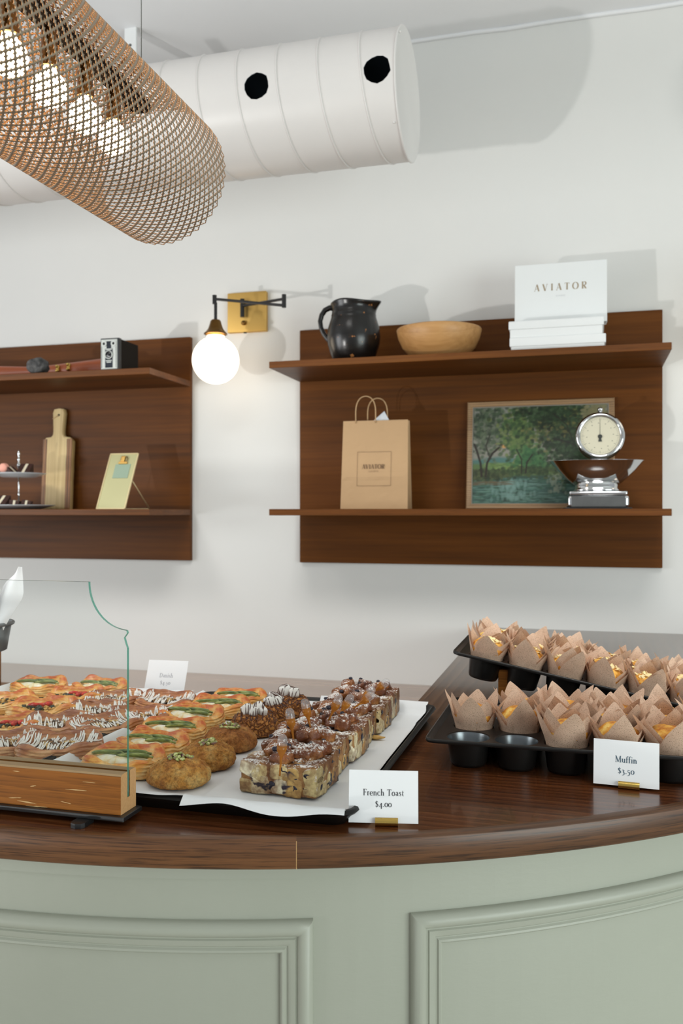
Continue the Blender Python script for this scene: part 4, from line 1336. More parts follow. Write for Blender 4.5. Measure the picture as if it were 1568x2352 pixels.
fs = [(j*NX+i, j*NX+i+1, (j+1)*NX+i+1, (j+1)*NX+i) for j in range(NZ-1) for i in range(NX-1)]
cols = np.concatenate([np.clip(img, 0, 1).reshape(-1, 3), np.ones((NX*NZ, 1))], axis=1)
mesh('landscape_print', vs, fs, M['painting'], t, cols=cols)

# kitchen scale
t = thing('kitchen_scale', 'vintage chrome kitchen scale with round ivory dial, on the lower right shelf', 'scale', (0.037, 2.735, SL), R(4))
MB().rbox(-0.096, 0.096, -0.004, 0.154, 0, 0.004, 0.0015, 2).build('foot_plate', M['black_metal'], t)
mb = MB(); mb.rbox(-0.088, 0.088, 0.0, 0.15, 0.004, 0.040, 0.009, 4)
o = mb.build('base', M['chrome'], t); autosmooth(o, 40)
o2 = MB().rbox(-0.078, 0.078, -0.0012, 0.004, 0.006, 0.0375, 0.0008, 1).build('front_panel', M['chrome_grey'], o)
mb = MB(); mb.rbox(-0.084, 0.084, 0.002, 0.148, 0.041, 0.053, 0.005, 3)
o = mb.build('top_plate', M['chrome'], t); autosmooth(o, 40)
def oval(prof, ex=3.0, n=64, cy=0.075, ky=0.8):
    mb = MB(); k = len(prof)
    for i in range(n):
        a = 2*PI*i/n
        c, s = math.cos(a), math.sin(a)
        q = (abs(c)**ex+abs(s)**ex)**(-1/ex)
        for r, z in prof:
            mb.v.append(Vector((r*c*q, cy+r*s*q*ky, z)))
    for i in range(n):
        j = (i+1) % n
        for q in range(k-1):
            mb.f.append((i*k+q, j*k+q, j*k+q+1, i*k+q+1)); mb.m.append(0)
    return mb
oval([(0.064, 0.053), (0.068, 0.056), (0.0655, 0.061), (0.063, 0.064), (0.064, 0.072), (0.060, 0.084), (0.052, 0.094), (0.04, 0.10), (0.0, 0.102)], 2.6).build('pan_support', M['chrome'], t, smooth=True)
pan = []
prof = [(0.06, 0.072), (0.066, 0.0725), (0.09, 0.092), (0.115, 0.118), (0.1395, 0.1465), (0.1405, 0.147), (0.1365, 0.1468), (0.112, 0.121), (0.088, 0.096), (0.0, 0.082)]
oval([(0.0, 0.0715)]+prof, 2.2, 72, 0.075, 0.62).build('weighing_pan', M['chrome'], t, smooth=True)
# dial housing behind the pan
Mx = Matrix.Translation((0.008, 0.035, 0.2215)) @ Matrix.Rotation(R(-4), 4, 'X') @ Matrix.Rotation(R(90), 4, 'X')
mb = MB(); mb.lathe([(0, -0.055), (0.060, -0.055), (0.070, -0.048), (0.0735, -0.03), (0.0735, -0.012), (0.071, -0.001), (0.066, 0.003), (0.060, 0.003), (0.0575, -0.001), (0.057, -0.004)], 72, Mx)
dh = mb.build('dial_housing', M['chrome'], t, smooth=True)
mb = MB(); mb.lathe([(0, -0.0035), (0.0575, -0.0035)], 64, Mx)
df = mb.build('dial_face', M['dial'], dh)
mb = MB()
for i in range(60):
    a = 2*PI*i/60
    r0, r1, w_ = (0.046, 0.054, 0.0006) if i % 5 == 0 else (0.050, 0.054, 0.0003)
    c, s = math.cos(a), math.sin(a)
    q = [(r0*c-w_*s, r0*s+w_*c), (r1*c-w_*s, r1*s+w_*c), (r1*c+w_*s, r1*s-w_*c), (r0*c+w_*s, r0*s-w_*c)]
    mb.add([Mx @ Vector((x, y, -0.0031)) for x, y in q], [(3, 2, 1, 0)])
for i in range(12):
    a = 2*PI*i/12+0.1
    x, y = 0.039*math.cos(a), 0.039*math.sin(a)
    mb.add([Mx @ Vector((x+dx, y+dy, -0.0031)) for dx, dy in ((-0.0015, -0.001), (0.0015, -0.001), (0.0015, 0.001), (-0.0015, 0.001))], [(0, 1, 2, 3)])
mb.build('tick_marks', plain('tick_grey', '6f6d62', 0.6), df)
mb = MB()
mb.add([Mx @ Vector(p) for p in ((-0.0006, 0.004, -0.0015), (0.0006, 0.004, -0.0015), (0.0003, 0.050, -0.0015), (-0.0003, 0.050, -0.0015))], [(0, 1, 2, 3)])
mb.add([Mx @ Vector(p) for p in ((-0.0055, -0.018, -0.0015), (0.0055, -0.018, -0.0015), (0.0025, -0.005, -0.0015), (-0.0025, -0.005, -0.0015))], [(0, 1, 2, 3)])
mb.lathe([(0, 0), (0.0065, 0), (0.006, 0.002), (0, 0.003)], 24, Mx @ Matrix.Translation((0, -0.002, -0.002)))
mb.build('pointer', M['dial_ink'], df)
mb = MB(); mb.lathe([(0.0, 0.0), (0.007, 0.0), (0.007, 0.006), (0.0085, 0.008), (0.0075, 0.014), (0.0, 0.016)], 20, Matrix.Translation((0.010, 0.055, 0.2935)))
mb.build('top_knob', M['chrome'], t, smooth=True)
mb = MB(); mb.rbox(-0.022, 0.034, 0.035, 0.095, 0.142, 0.150, 0.003, 2); mb.rbox(-0.008, 0.022, 0.04, 0.09, 0.05, 0.150, 0.003, 2)
mb.build('dial_bracket', M['chrome'], t)

# ================================================================ ON THE COUNTER
def rrect(x0, x1, y0, y1, r, z, n=6):
    pts = []
    for cx, cy, a0 in ((x1-r, y1-r, 0), (x0+r, y1-r, 90), (x0+r, y0+r, 180), (x1-r, y0+r, 270)):
        for i in range(n+1):
            a = R(a0+90*i/n)
            pts.append((cx+r*math.cos(a), cy+r*math.sin(a), z))
    return pts
def sheet_pan(label, x0, x1, y0, y1):
    t = thing('sheet_pan', label, 'tray', (x0, y0, CT), 0, 'black sheet pans')
    w_, d_ = x1-x0, y1-y0
    mb = MB()
    loops = [(.018, 0.0004), (.008, .012), (.002, .016), (-.001, .019), (.001, .0225), (.005, .0235), (.008, .021), (.017, .0035)]
    n = 28
    for ins, z in loops:
        mb.v += [Vector(p) for p in rrect(ins, w_-ins, ins, d_-ins, 0.028-ins*0.6, z)]
    for k in range(len(loops)-1):
        for i in range(n):
            j = (i+1) % n
            mb.f.append((k*n+i, k*n+j, (k+1)*n+j, (k+1)*n+i)); mb.m.append(0)
    mb.f.append(tuple(range(n-1, -1, -1))); mb.f.append(tuple((len(loops)-1)*n+i for i in range(n))); mb.m += [0, 0]
    for v_ in mb.v:
        v_.z += 0.0006*noise.noise(v_*20)
        if v_.z > 0.01: v_.x += 0.0018*noise.noise(v_*9); v_.y += 0.0018*noise.noise(v_*9+Vector((5, 0, 0)))
        v_.z = max(v_.z, 0.0003)
    o = mb.build('pan_body', M['tray'], t); autosmooth(o, 50)
    return t
TA = (-0.755, -0.272, 1.033, 1.668)
TB = (-1.185, -0.768, 1.040, 1.660)
sheet_pan('black sheet pan on the right, lined with parchment and holding cookies and french toast', *TA)
sheet_pan('black sheet pan on the left, behind the glass guard, holding danishes', *TB)
def paper_sheet(label, tray, x0, x1, y0, y1, lift, seed, skew=0.0, wav=0.005):
    nx, ny = 60, 110
    vs = []; fs = []
    tx0, tx1, ty0, ty1 = tray
    for j in range(ny+1):
        for i in range(nx+1):
            u, v = i/nx, j/ny
            x = x0+(x1-x0)*u + skew*(v-0.5); y = y0+(y1-y0)*v
            # wavy free edge on the right and front
            x += wav*u**6*math.sin(v*17+seed)
            y += -wav*(1-v)**10*math.sin(u*9+seed)*0.6
            d = min(x-tx0, tx1-x, y-ty0, ty1-y)
            if d > 0.024: z = 0.0045
            elif d > 0.006: z = 0.0045+(0.0262-0.0045)*(0.024-d)/0.018
            elif d > 0.0: z = 0.0262
            else: z = 0.0262 + d*0.9
            z += lift + 0.0007*noise.noise(Vector((x*30, y*30, seed)))
            z = max(z, 0.001)
            vs.append((x, y, z))
    for j in range(ny):
        for i in range(nx):
            a = j*(nx+1)+i
            fs.append((a, a+1, a+nx+2, a+nx+1))
    o = mesh('parchment_sheet', vs, fs, M['parchment'], None, True, loc=(0, 0, CT))
    return tag(o, label, 'baking paper', 'white parchment sheets')
paper_sheet('white parchment sheet under the asparagus danishes and cookies', TA, -0.752, -0.482, 1.034, 1.655, 0.0, 1.0)
paper_sheet('white parchment sheet under the french toast row, hanging over the tray edge', TA, -0.500, -0.2890, 1.024, 1.664, 0.0012, 2.3, -0.006, 0.006)
paper_sheet('white parchment sheet under the danishes behind the glass guard', TB, -1.180, -0.772, 1.042, 1.652, 0.0, 4.0, 0, 0.002)
FZ = CT+0.0062

def bun(prof, a, b, ex=2.0, n=48, amp=0.0, fr=30, seed=0, zmod=None, wob=0.0, crack=0, crackd=0.0012):
    """closed loaf-like shape; prof = (radius factor, height)"""
    mb = MB()
    fine = [prof[0]]
    for (r0_, z0_), (r1_, z1_) in zip(prof[:-1], prof[1:]):
        m_ = 3 if n > 60 else 1
        fine += [(r0_+(r1_-r0_)*q/m_, z0_+(z1_-z0_)*q/m_) for q in range(1, m_+1)]
    prof = fine; k = len(prof)
    sd = Vector((seed*7.3, seed*3.1, seed*1.9))
    for i in range(n):
        A = 2*PI*i/n
        c, s = math.cos(A), math.sin(A)
        q = (abs(c)**ex+abs(s)**ex)**(-1/ex)
        w_ = 1+wob*noise.noise(Vector((c*1.3, s*1.3, seed)))
        for r, z in prof:
            zz = z*(zmod(A, r) if zmod else 1)
            p = Vector((a*r*c*q*w_, b*r*s*q*w_, zz))
            nn = noise.noise(p*fr+sd)*amp + noise.noise(p*fr*3.1+sd)*amp*0.35
            if crack and z > 0.001:
                dd = noise.voronoi(p*crack+sd)[0]
                ck = min(1, (dd[1]-dd[0])/0.22)
                nn -= crackd*(1-ck)**2
            if r > 0.02:
                p += Vector((c, s, 0.6 if z > 0.001 else 0))*nn
            elif z > 0.001:
                p.z += noise.noise(Vector((0, 0, z))*fr+sd)*amp*0.3
            p.z = max(p.z, 0)
            mb.v.append(p)
    for i in range(n):
        j = (i+1) % n
        for q in range(k-1):
            mb.f.append((i*k+q, j*k+q, j*k+q+1, i*k+q+1)); mb.m.append(0)
    return mb
def bvh(objs):
    vs = []; ps = []
    for o in objs:
        n = len(vs)
        vs += [v.co.copy() for v in o.data.vertices]
        ps += [tuple(i+n for i in p.vertices) for p in o.data.polygons]
    return BVHTree.FromPolygons(vs, ps)
def top_of(bv, x, y, default=0.0):
    h = bv.ray_cast(Vector((x, y, 0.3)), Vector((0, 0, -1)))
    return h[0].z if h[0] is not None else default
def chips(rnd, n, rx, ry, bv, size, mat, name, parent, flat=0.6, elong=1.6, heap=0.0):
    mb = MB()
    for i in range(n):
        a = rnd.uniform(0, 2*PI); q = math.sqrt(rnd.random())
        x, y = rx*q*math.cos(a), ry*q*math.sin(a)
        z = top_of(bv, x, y) + size*0.25 + heap*(1-q)*rnd.random()
        s = size*rnd.uniform(0.7, 1.25)
        Mx = Matrix.Rotation(rnd.uniform(0, 6.3), 4, 'Z') @ Matrix.Rotation(rnd.uniform(-0.8, 0.8), 4, 'X') @ Matrix.Rotation(rnd.uniform(-0.6, 0.6), 4, 'Y')
        mb.blob((x, y, z), s, 1, (elong, 1, flat), 0.5, 0, rnd.random()*50, Mx)
    o = mb.build(name, mat, parent)
    o['kind'] = 'stuff'
    return o

# ---- pistachio cookies
def make_cookie(seed, label, loc, rz):
    t = thing('pistachio_cookie', label, 'cookie', loc, rz, 'pistachio cookies in a row')
    rn = random.Random(seed)
    prof = [(0, 0), (.6, 0), (.86, 0.0005), (.97, .004), (1.0, .010), (.97, .016), (.90, .022), (.78, .027), (.62, .031), (.45, .0335), (.3, .0345), (.15, .035), (0, .035)]
    mb = bun(prof, 0.0455, 0.0415, 2.1, 150, 0.0034, 70, seed, None, 0.05, 75, 0.0011)
    # a split running over the dome
    for v_ in mb.v:
        d = abs(v_.x-0.006-0.010*noise.noise(Vector((v_.y*60, seed, 0))))
        if v_.y < 0.01 and v_.z > 0.006: v_.z -= 0.0028*max(0, 1-d/0.0035)
    b = mb.build('biscuit', M['cookie'] if seed != 23 else M['cookie_brown'], t, smooth=True)
    chips(rn, 34, 0.020, 0.013, bvh([b]), 0.0030, M['pistachio'], 'pistachio_topping', t, 0.7, 1.5, 0.006)
    return t
C = [at_z(411, 1797, FZ), at_z(478, 1757, FZ), at_z(528, 1717, FZ)]
make_cookie(21, 'nearest of the three golden cookies topped with chopped pistachio, at the tray front', C[0], 0.1)
make_cookie(22, 'middle of the three cookies topped with chopped pistachio', C[1], 1.9)
make_cookie(23, 'farthest and brownest of the three pistachio cookies, before the marshmallow ones', C[2], 3.0)

# ---- cracked choux buns with marshmallow
def make_smore(seed, label, loc, rz):
    t = thing('marshmallow_cookie', label, 'cookie', loc, rz, 'marshmallow cookies in a row')
    rn = random.Random(seed)
    prof = [(0, 0), (.6, 0), (.88, 0.001), (.98, .006), (1.0, .013), (.97, .020), (.88, .027), (.74, .032), (.55, .035), (.3, .036), (0, .036)]
    mb = bun(prof, 0.0430, 0.0385, 2.0, 150, 0.0034, 60, seed, None, 0.05, 105, 0.0022)
    b = mb.build('biscuit', M['craquelin'], t, smooth=True)
    bv = bvh([b])
    ms = []
    for i, (x, y, s) in enumerate(((-0.011, -0.002, 0.0095), (0.008, 0.003, 0.0105), (0.000, -0.010, 0.008), (0.016, -0.006, 0.007))):
        mb = MB(); Mx = Matrix.Rotation(rn.uniform(-0.5, 0.5), 4, 'X') @ Matrix.Rotation(rn.uniform(-0.5, 0.5), 4, 'Y') @ Matrix.Rotation(rn.uniform(0, 3), 4, 'Z')
        bm = bmesh.new(); bmesh.ops.create_icosphere(bm, subdivisions=3, radius=1)
        for v_ in bm.verts:
            c = v_.co
            v_.co = Mx @ Vector([math.copysign(abs(q)**0.55, q)*s*(1+0.1*noise.noise(c*2+Vector((seed, i, 0)))) for q in c]) + Vector((x, y, top_of(bv, x, y)+s*0.62))
        mb.addbm(bm); ms.append(mb.build('marshmallow', M['marsh'], t, smooth=True))
    bv = bvh([b]+ms)
    pts = []
    for i in range(240):
        q = i/239
        x = -0.038+0.076*q; y = 0.030*math.sin(q*2*PI*8)*math.sqrt(max(0, 1-(x/0.041)**2))
        x += 0.0015*math.sin(q*40)
        pts.append((x, y, top_of(bv, x, y, 0.01)+0.0003))
    MB().tube(pts, 0.00085, 5).build('chocolate_drizzle', M['drizzle'], t, smooth=True)
    return t
make_smore(31, 'nearest cracked cookie with marshmallow and chocolate drizzle, behind the pistachio cookies', at_z(583, 1685, FZ), 0.3)
make_smore(32, 'middle cracked cookie with tall marshmallow peak and chocolate drizzle', at_z(624, 1660, FZ), 1.4)
make_smore(33, 'farthest cracked marshmallow cookie with drizzle, at the back of its row', at_z(664, 1640, FZ), 2.7)

# ---- puff pastries
PUFF = [(0, 0), (.8, 0), (.93, 0.0008), (.985, .003), (.955, .0048), (1.0, .0068), (.96, .009), (1.01, .0112), (.965, .0132), (1.0, .0156), (.95, .018), (.965, .0200), (.91, .0222), (.84, .0232), (.76, .0228), (.68, .0208), (.60, .0184), (.46, .0170), (.2, .0165), (0, .0165)]
def ridge(seed, amt=0.32):
    def f(A, r):
        up_ = 0.30*abs(math.sin(2*A))**3 + 0.34*max(0, math.sin(A))**1.5 - 0.12*max(0, -math.sin(A))
        return 1 + up_*max(0, min(1, (r-0.45)/0.3)) + 0.24*noise.noise(Vector((math.cos(A)*2, math.sin(A)*2, seed)))*(r > 0.3)
    return f
def make_asparagus(seed):
    t = thing('asparagus_danish', '', 'pastry', (0, 0, 0), 0, 'asparagus danishes')
    rn = random.Random(seed)
    b = bun(PUFF, 0.0575, 0.0375, 3.4, 96, 0.0028, 42, seed, ridge(seed), 0.10).build('pastry', M['puff'], t, smooth=True)
    c = bun([(0, .013), (.6, .013), (1, .015), (.97, .0185), (.8, .0225), (.5, .0245), (0, .025)], 0.041, 0.0185, 2.4, 60, 0.004, 60, seed+3, None, 0.3).build('melted_cheese', M['cheese'], t, smooth=True)
    for y0, x0, x1 in ((-0.0075, -0.006, 0.047), (0.0015, -0.047, 0.004), (0.0090, -0.020, 0.038)):
        n = 14; pts = []; rs = []
        for i in range(n):
            q = i/(n-1)
            pts.append((x0+(x1-x0)*q, y0+0.0022*math.sin(q*3+seed), 0.0252+0.003*math.sin(q*PI)))
            rs.append(0.0031*(0.85+0.25*math.sin(q*2.2)) if 0 < i < n-2 else 0.0016)
        MB().tube(pts, rs, 10).build('asparagus_spear', M['asparagus'], t, smooth=True)
    return t
def make_drizzled(seed):
    t = thing('drizzled_danish', '', 'pastry', (0, 0, 0), 0, 'danishes with white icing drizzle')
    rn = random.Random(seed)
    b = bun(PUFF, 0.0600, 0.0400, 2.7, 96, 0.0030, 40, seed, ridge(seed, 0.25), 0.12).build('pastry', M['puff_dark'], t, smooth=True)
    nu = chips(rn, 70, 0.036, 0.0175, bvh([b]), 0.0040, M['nuts'], 'nut_filling', t, 0.7, 1.4, 0.008)
    bv = bvh([b, nu])
    mb = MB()
    for k in range(2):
        pts = []
        N = 430
        for i in range(N):
            q = i/(N-1)
            x = -0.056+0.112*q
            x += 0.003*math.sin(q*29+k*2+seed)
            y = (0.0345-0.005*rn.random())*math.sin(q*2*PI*(13+k*4)+k)*math.sqrt(max(0.0, 1-(x/0.0615)**4))
            y = y*(0.75+0.25*noise.noise(Vector((q*15, k, seed))))
            pts.append((x, y, top_of(bv, x, y, 0.012)+0.0004))
        zs_ = [p[2] for p in pts]
        for _ in range(5):
            zs_ = [max(zs_[i], 0)*0.4+0.3*(zs_[max(i-1, 0)]+zs_[min(i+1, N-1)]) for i in range(N)]
        pts = [(p[0], p[1], z_+0.0009) for p, z_ in zip(pts, zs_)]
        mb.tube(pts, [0.0009+0.0008*max(0, noise.noise(Vector((i*0.12, k*9, seed)))) for i in range(N)], 5)
    mb.build('icing_drizzle', M['icing'], t, smooth=True)
    return t
def make_savoury(seed, toms=3):
    t = thing('tomato_danish', '', 'pastry', (0, 0, 0), 0, 'savoury danishes')
    rn = random.Random(seed)
    b = bun(PUFF, 0.0600, 0.0400, 3.0, 90, 0.003, 40, seed, ridge(seed), 0.12).build('pastry', M['puff'], t, smooth=True)
    bv = bvh([b])
    chips(rn, 60, 0.042, 0.020, bv, 0.0030, M['crumb'], 'cheese_crumbs', t, 0.8, 1.2, 0.005)
    chips(rn, 26, 0.040, 0.018, bv, 0.0042, M['olive'], 'chopped_olives', t, 0.6, 1.3, 0.007)
    for i in range(toms):
        a = rn.uniform(0, 6.3); x, y = rn.uniform(-0.036, 0.038), rn.uniform(-0.014, 0.014)
        MB().blob((x, y, top_of(bv, x, y)+0.006), 0.0075, 2, (1.35, 0.8, 0.55), 0.3, 0, i+seed, Matrix.Rotation(a, 4, 'Z')).build('roast_tomato', M['tomato'], t, smooth=True)
    return t
asp = [make_asparagus(s) for s in (41, 42, 43)]
drz = [make_drizzled(s) for s in (51, 52, 53)]
sav = [make_savoury(61), make_savoury(62, 4), make_savoury(63, 1)]
def put(protos, used, k, label, u, v, rz, sc=1.0, dz=0.0, tilt=0.0):
    p = protos[k % len(protos)]
    loc = at_z(u, v, FZ)
    loc.z += dz
    if k % len(protos) in used:
        return dup(p, label, loc, rot=(tilt, 0, rz), sc=sc)
    used.add(k % len(protos))
    p['label'] = label
    p.location = loc; p.rotation_euler = (tilt, 0, rz); p.scale = (sc, sc, sc)
    return p
ua = set()
put(asp, ua, 0, 'nearest asparagus danish, half behind the end of the glass pane', 283, 1774, R(6), 1.05)
put(asp, ua, 1, 'second nearest asparagus danish, left of the nearest pistachio cookie', 350, 1734, R(-8), 1.0)
put(asp, ua, 2, 'third nearest asparagus danish, left of the middle pistachio cookie', 393, 1700, R(2))
put(asp, ua, 3, 'fourth nearest asparagus danish, beside the farthest pistachio cookie', 438, 1668, R(-10), 1.05)
put(asp, ua, 4, 'fifth nearest asparagus danish, left of the nearest marshmallow cookie', 503, 1643, R(10), 0.98)
put(asp, ua, 5, 'farthest asparagus danish in the right-hand row, by the tray back edge', 548, 1623, R(4), 0.95)
put(asp, ua, 6, 'asparagus danish at the back left, behind the tomato danishes', 88, 1594, R(12), 1.0)
put(asp, ua, 7, 'plain browned asparagus danish at the back, left of the price card', 228, 1598, R(-6), 1.0)
ud = set()
put(drz, ud, 0, 'nearest drizzled danish, its big curled end just behind the wood block', 135, 1742, R(20), 1.12)
put(drz, ud, 1, 'drizzled danish cut off by the left edge, beside the nearest one', 14, 1734, R(45), 1.0)
put(drz, ud, 2, 'drizzled danish with the thickest white icing, second in the left column', 138, 1690, R(35), 1.05)
put(drz, ud, 0, 'drizzled danish in the middle, seen through the glass left of its right edge', 243, 1690, R(50), 1.05)
put(drz, ud, 1, 'drizzled danish crossed by the right edge of the glass pane', 318, 1671, R(30), 1.0)
put(drz, ud, 2, 'drizzled danish in the third line back, left of the pane edge', 225, 1655, R(35), 0.95)
put(drz, ud, 0, 'farthest drizzled danish, in front of the plain browned one', 262, 1628, R(28), 1.0)
put(drz, ud, 1, 'drizzled danish directly in front of the danish price card', 382, 1632, R(8), 1.0)
us = set()
put(sav, us, 0, 'tomato danish heaped with olives and crumbs, centre of the left column', 100, 1652, R(28), 1.1)
put(sav, us, 1, 'tomato danish with bright red pieces, behind the olive one', 172, 1620, R(15), 1.0)
put(sav, us, 2, 'olive danish cut off by the left edge at the back', 15, 1632, R(35), 1.0)
put(sav, us, 1, 'tomato danish cut off by the left edge, beside the thickly iced one', 20, 1690, R(35), 0.95)

# ---- french toast squares
def chunk(mb, cols, c, s, seed, col, lim):
    bm = bmesh.new(); bmesh.ops.create_icosphere(bm, subdivisions=3, radius=1)
    rn = random.Random(seed)
    Mx = Matrix.Rotation(rn.uniform(-0.6, 0.6), 4, 'Z') @ Matrix.Rotation(rn.uniform(-0.5, 0.5), 4, 'X') @ Matrix.Rotation(rn.uniform(-0.5, 0.5), 4, 'Y')
    sx, sy, sz = s[0]*rn.uniform(0.85, 1.2), s[1]*rn.uniform(0.85, 1.2), s[2]*rn.uniform(0.85, 1.2)
    sd = Vector((seed*1.3, seed*0.7, 0))
    lx, ly = lim
    n0 = len(mb.v)
    for v_ in bm.verts:
        q = v_.co
        d = 1+0.16*noise.noise(q*1.7+sd)
        p = Vector((math.copysign(abs(q.x)**0.5, q.x)*sx, math.copysign(abs(q.y)**0.5, q.y)*sy, math.copysign(abs(q.z)**0.5, q.z)*sz))*d
        p = Mx @ p + Vector(c)
        p.x = max(-lx, min(lx, p.x)); p.y = max(-ly, min(ly, p.y)); p.z = max(p.z, 0)
        v_.co = p
    mb.addbm(bm)
    brown = np.array(lin('a0602c')[:3]); dark = np.array(lin('6e3f20')[:3])
    for v_ in mb.v[n0:]:
        h = v_.z + 0.006*noise.noise(v_*90)
        k = min(1, max(0, (h-0.040)/0.010))
        edge = 1 if (abs(abs(v_.x)-lx) > 0.0008 and abs(abs(v_.y)-ly) > 0.0008) else 0
        c_ = np.array(col)*(1-k)+brown*k
        if edge and k < 0.3: c_ = c_*0.55+dark*0.45
        cols.append(tuple(c_)+(1,))
def make_toast(seed):
    t = thing('french_toast_square', '', 'french toast', (0, 0, 0), 0, 'french toast squares in a row')
    rn = random.Random(seed)
    mb = MB(); cols = []
    LX, LY = 0.0565, 0.0435
    pal = ['e9dcb2', 'dcc78d', 'efe4c4', 'cda763', 'e4cf98', 'b98a4c']
    nx, ny = 5, 4
    mb.rbox(-LX+.0012, LX-.0012, -LY+.0012, LY-.0012, 0.001, 0.043, 0.003, 2)
    cols += [lin('a47844')]*len(mb.v)
    for kz, z in enumerate((0.011, 0.031)):
        for i in range(nx):
            for j in range(ny):
                x = -LX+(i+0.5)*2*LX/nx+rn.uniform(-.005, .005); y = -LY+(j+0.5)*2*LY/ny+rn.uniform(-.005, .005)
                chunk(mb, cols, (x, y, z+rn.uniform(-.003, .003)), (0.0142, 0.0142, 0.0122), seed*100+kz*40+i*7+j, lin(rn.choice(pal))[:3], (LX, LY))
    for i in range(16):
        x, y = rn.uniform(-LX+.012, LX-.012), rn.uniform(-LY+.012, LY-.012)
        chunk(mb, cols, (x, y, 0.046+rn.uniform(-.002, .007)), (0.014, 0.012, 0.0085), seed*100+90+i, lin('c08a48')[:3], (LX, LY))
    b = mb.build('baked_bread', M['bread'], t, smooth=True, cols=cols)
    # berries: burst on the cut faces and sitting on top
    bm_ = MB()
    for i in range(9):
        x, z = rn.uniform(-LX+.006, LX-.006), rn.uniform(0.007, 0.038)
        bm_.blob((x, -LY+0.0012, z), rn.uniform(.0035, .0095), 2, (rn.uniform(.8, 1.5), 0.2, rn.uniform(.6, 1.1)), 1.1, 0, i+seed)
    for i in range(7):
        y, z = rn.uniform(-LY+.006, LY-.006), rn.uniform(0.007, 0.038)
        bm_.blob((LX-0.0012, y, z), rn.uniform(.0035, .008), 2, (0.2, rn.uniform(.8, 1.4), rn.uniform(.6, 1.1)), 1.1, 0, i+seed+20)
    bv = bvh([b])
    for i in range(3):
        x, y = rn.uniform(-LX+.01, LX-.01), rn.uniform(-LY+.01, LY-.01)
        bm_.blob((x, y, top_of(bv, x, y)+0.001), rn.uniform(.0035, .005), 2, (1, 1, .8), 0.3, 0, i+seed+40)
    o = bm_.build('blueberries', M['blueberry'], t, smooth=True); o['kind'] = 'stuff'
    return t, bv
toast = [make_toast(s) for s in (71, 72, 73)]
tl = ['nearest french toast square, showing its blueberry cut face at the front of the row', 'second nearest french toast square in the dusted row', 'third nearest french toast square in the dusted row',
      'fourth nearest french toast square in the dusted row', 'fifth nearest french toast square, second from the back', 'farthest french toast square, at the back edge of the tray']
tops = []
for i in range(6):
    px_ = -0.3985 + (0.002, -0.003, 0.004, -0.002, 0.003, 0.0)[i]
    py_ = 1.1615 + i*0.0892
    rz = R((-4, 2, -2, 3, -3, 1)[i])
    p, bv = toast[i % 3]
    if i < 3:
        p['label'] = tl[i]; p.location = (px_, py_, FZ+0.0012); p.rotation_euler = (0, 0, rz)
    else:
        p = dup(p, tl[i], (px_, py_, FZ+0.0012), rz)
    tops.append((px_, py_, rz, bv))

# ---- syrup pipettes
def make_pipette():
    t = thing('syrup_pipette', '', 'pipette', (0, 0, 0), 0, 'syrup pipettes stuck in the french toast')
    prof = [(0.0067, 0.0272), (0.0067, 0.033), (0.0062, 0.0365), (0.0047, 0.0395), (0.0025, 0.041), (0, 0.0414)]
    MB().lathe(prof, 20).build('plastic_bulb', M['pipette'], t, smooth=True)
    pr2 = [(0, -0.014), (0.0013, -0.014), (0.0014, 0.000), (0.0018, 0.008), (0.0026, 0.0125), (0.0060, 0.0185), (0.0066, 0.0215), (0.0067, 0.0272), (0, 0.0273)]
    MB().lathe(pr2, 18).build('syrup_fill', M['syrup'], t, smooth=True)
    return t
pip = make_pipette()
PP = [((644, 1756), (649, 1693), 'upright syrup pipette in the nearest french toast square'),
      ((673, 1718), (667, 1650), 'second syrup pipette, standing left in the second square'),
      ((712, 1690), (704, 1632), 'syrup pipette left of centre over the third square'),
      ((757, 1664), (776, 1608), 'syrup pipette leaning right above the middle of the row'),
      ((777, 1655), (812, 1592), 'syrup pipette with a long clear stem leaning right'),
      ((815, 1636), (850, 1600), 'short leaning syrup pipette on the right side of the fifth square'),
      ((822, 1622), (862, 1577), 'syrup pipette leaning right at the back, second from the end'),
      ((852, 1610), (884, 1572), 'rearmost syrup pipette, leaning right over the last square')]
def toast_top(x, y):
    for (px_, py_, rz, bv) in tops:
        dx, dy = x-px_, y-py_
        c, s = math.cos(-rz), math.sin(-rz)
        lx, ly = dx*c-dy*s, dx*s+dy*c
        if abs(lx) < 0.058 and abs(ly) < 0.046:
            return top_of(bv, lx, ly, 0.045)+FZ+0.0012
    return FZ+0.047
for i, ((u0, v0), (u1, v1), lab) in enumerate(PP):
    b = at_z(u0, v0, FZ+0.050)
    b.x = min(max(b.x, -0.448), -0.346)
    b.z = toast_top(b.x, b.y)+0.002
    # lean: line of the pipette towards the point seen at its tip, kept at the same distance
    tip = at_y(u1, v1, b.y)
    d = (tip-b); d.y = 0.0
    d = Vector((d.x, 0.0, max(d.z, 0.02))).normalized()
    q = d.to_track_quat('Z', 'Y').to_euler()
    if i == 0:
        pip['label'] = lab; pip.location = b; pip.rotation_euler = q
    else:
        dup(pip, lab, b, rot=q)
# crumbs fallen on the paper
for k, (u, v, s, lab) in enumerate(((862, 1697, 0.011, 'bread crumb flake on the parchment right of the french toast row'), (622, 1714, 0.006, 'small golden crumb between the cookies and the french toast'), (886, 1652, 0.004, 'tiny crumb by the farthest french toast square'))):
    p = at_z(u, v, FZ+0.001)
    o = MB().blob((0, 0, s*0.25), s, 2, (1.3, 0.6, 0.28), 0.6, 0, k+2).build('crumb', M['crumb'], None, smooth=True, loc=p)
    tag(o, lab, 'crumb')

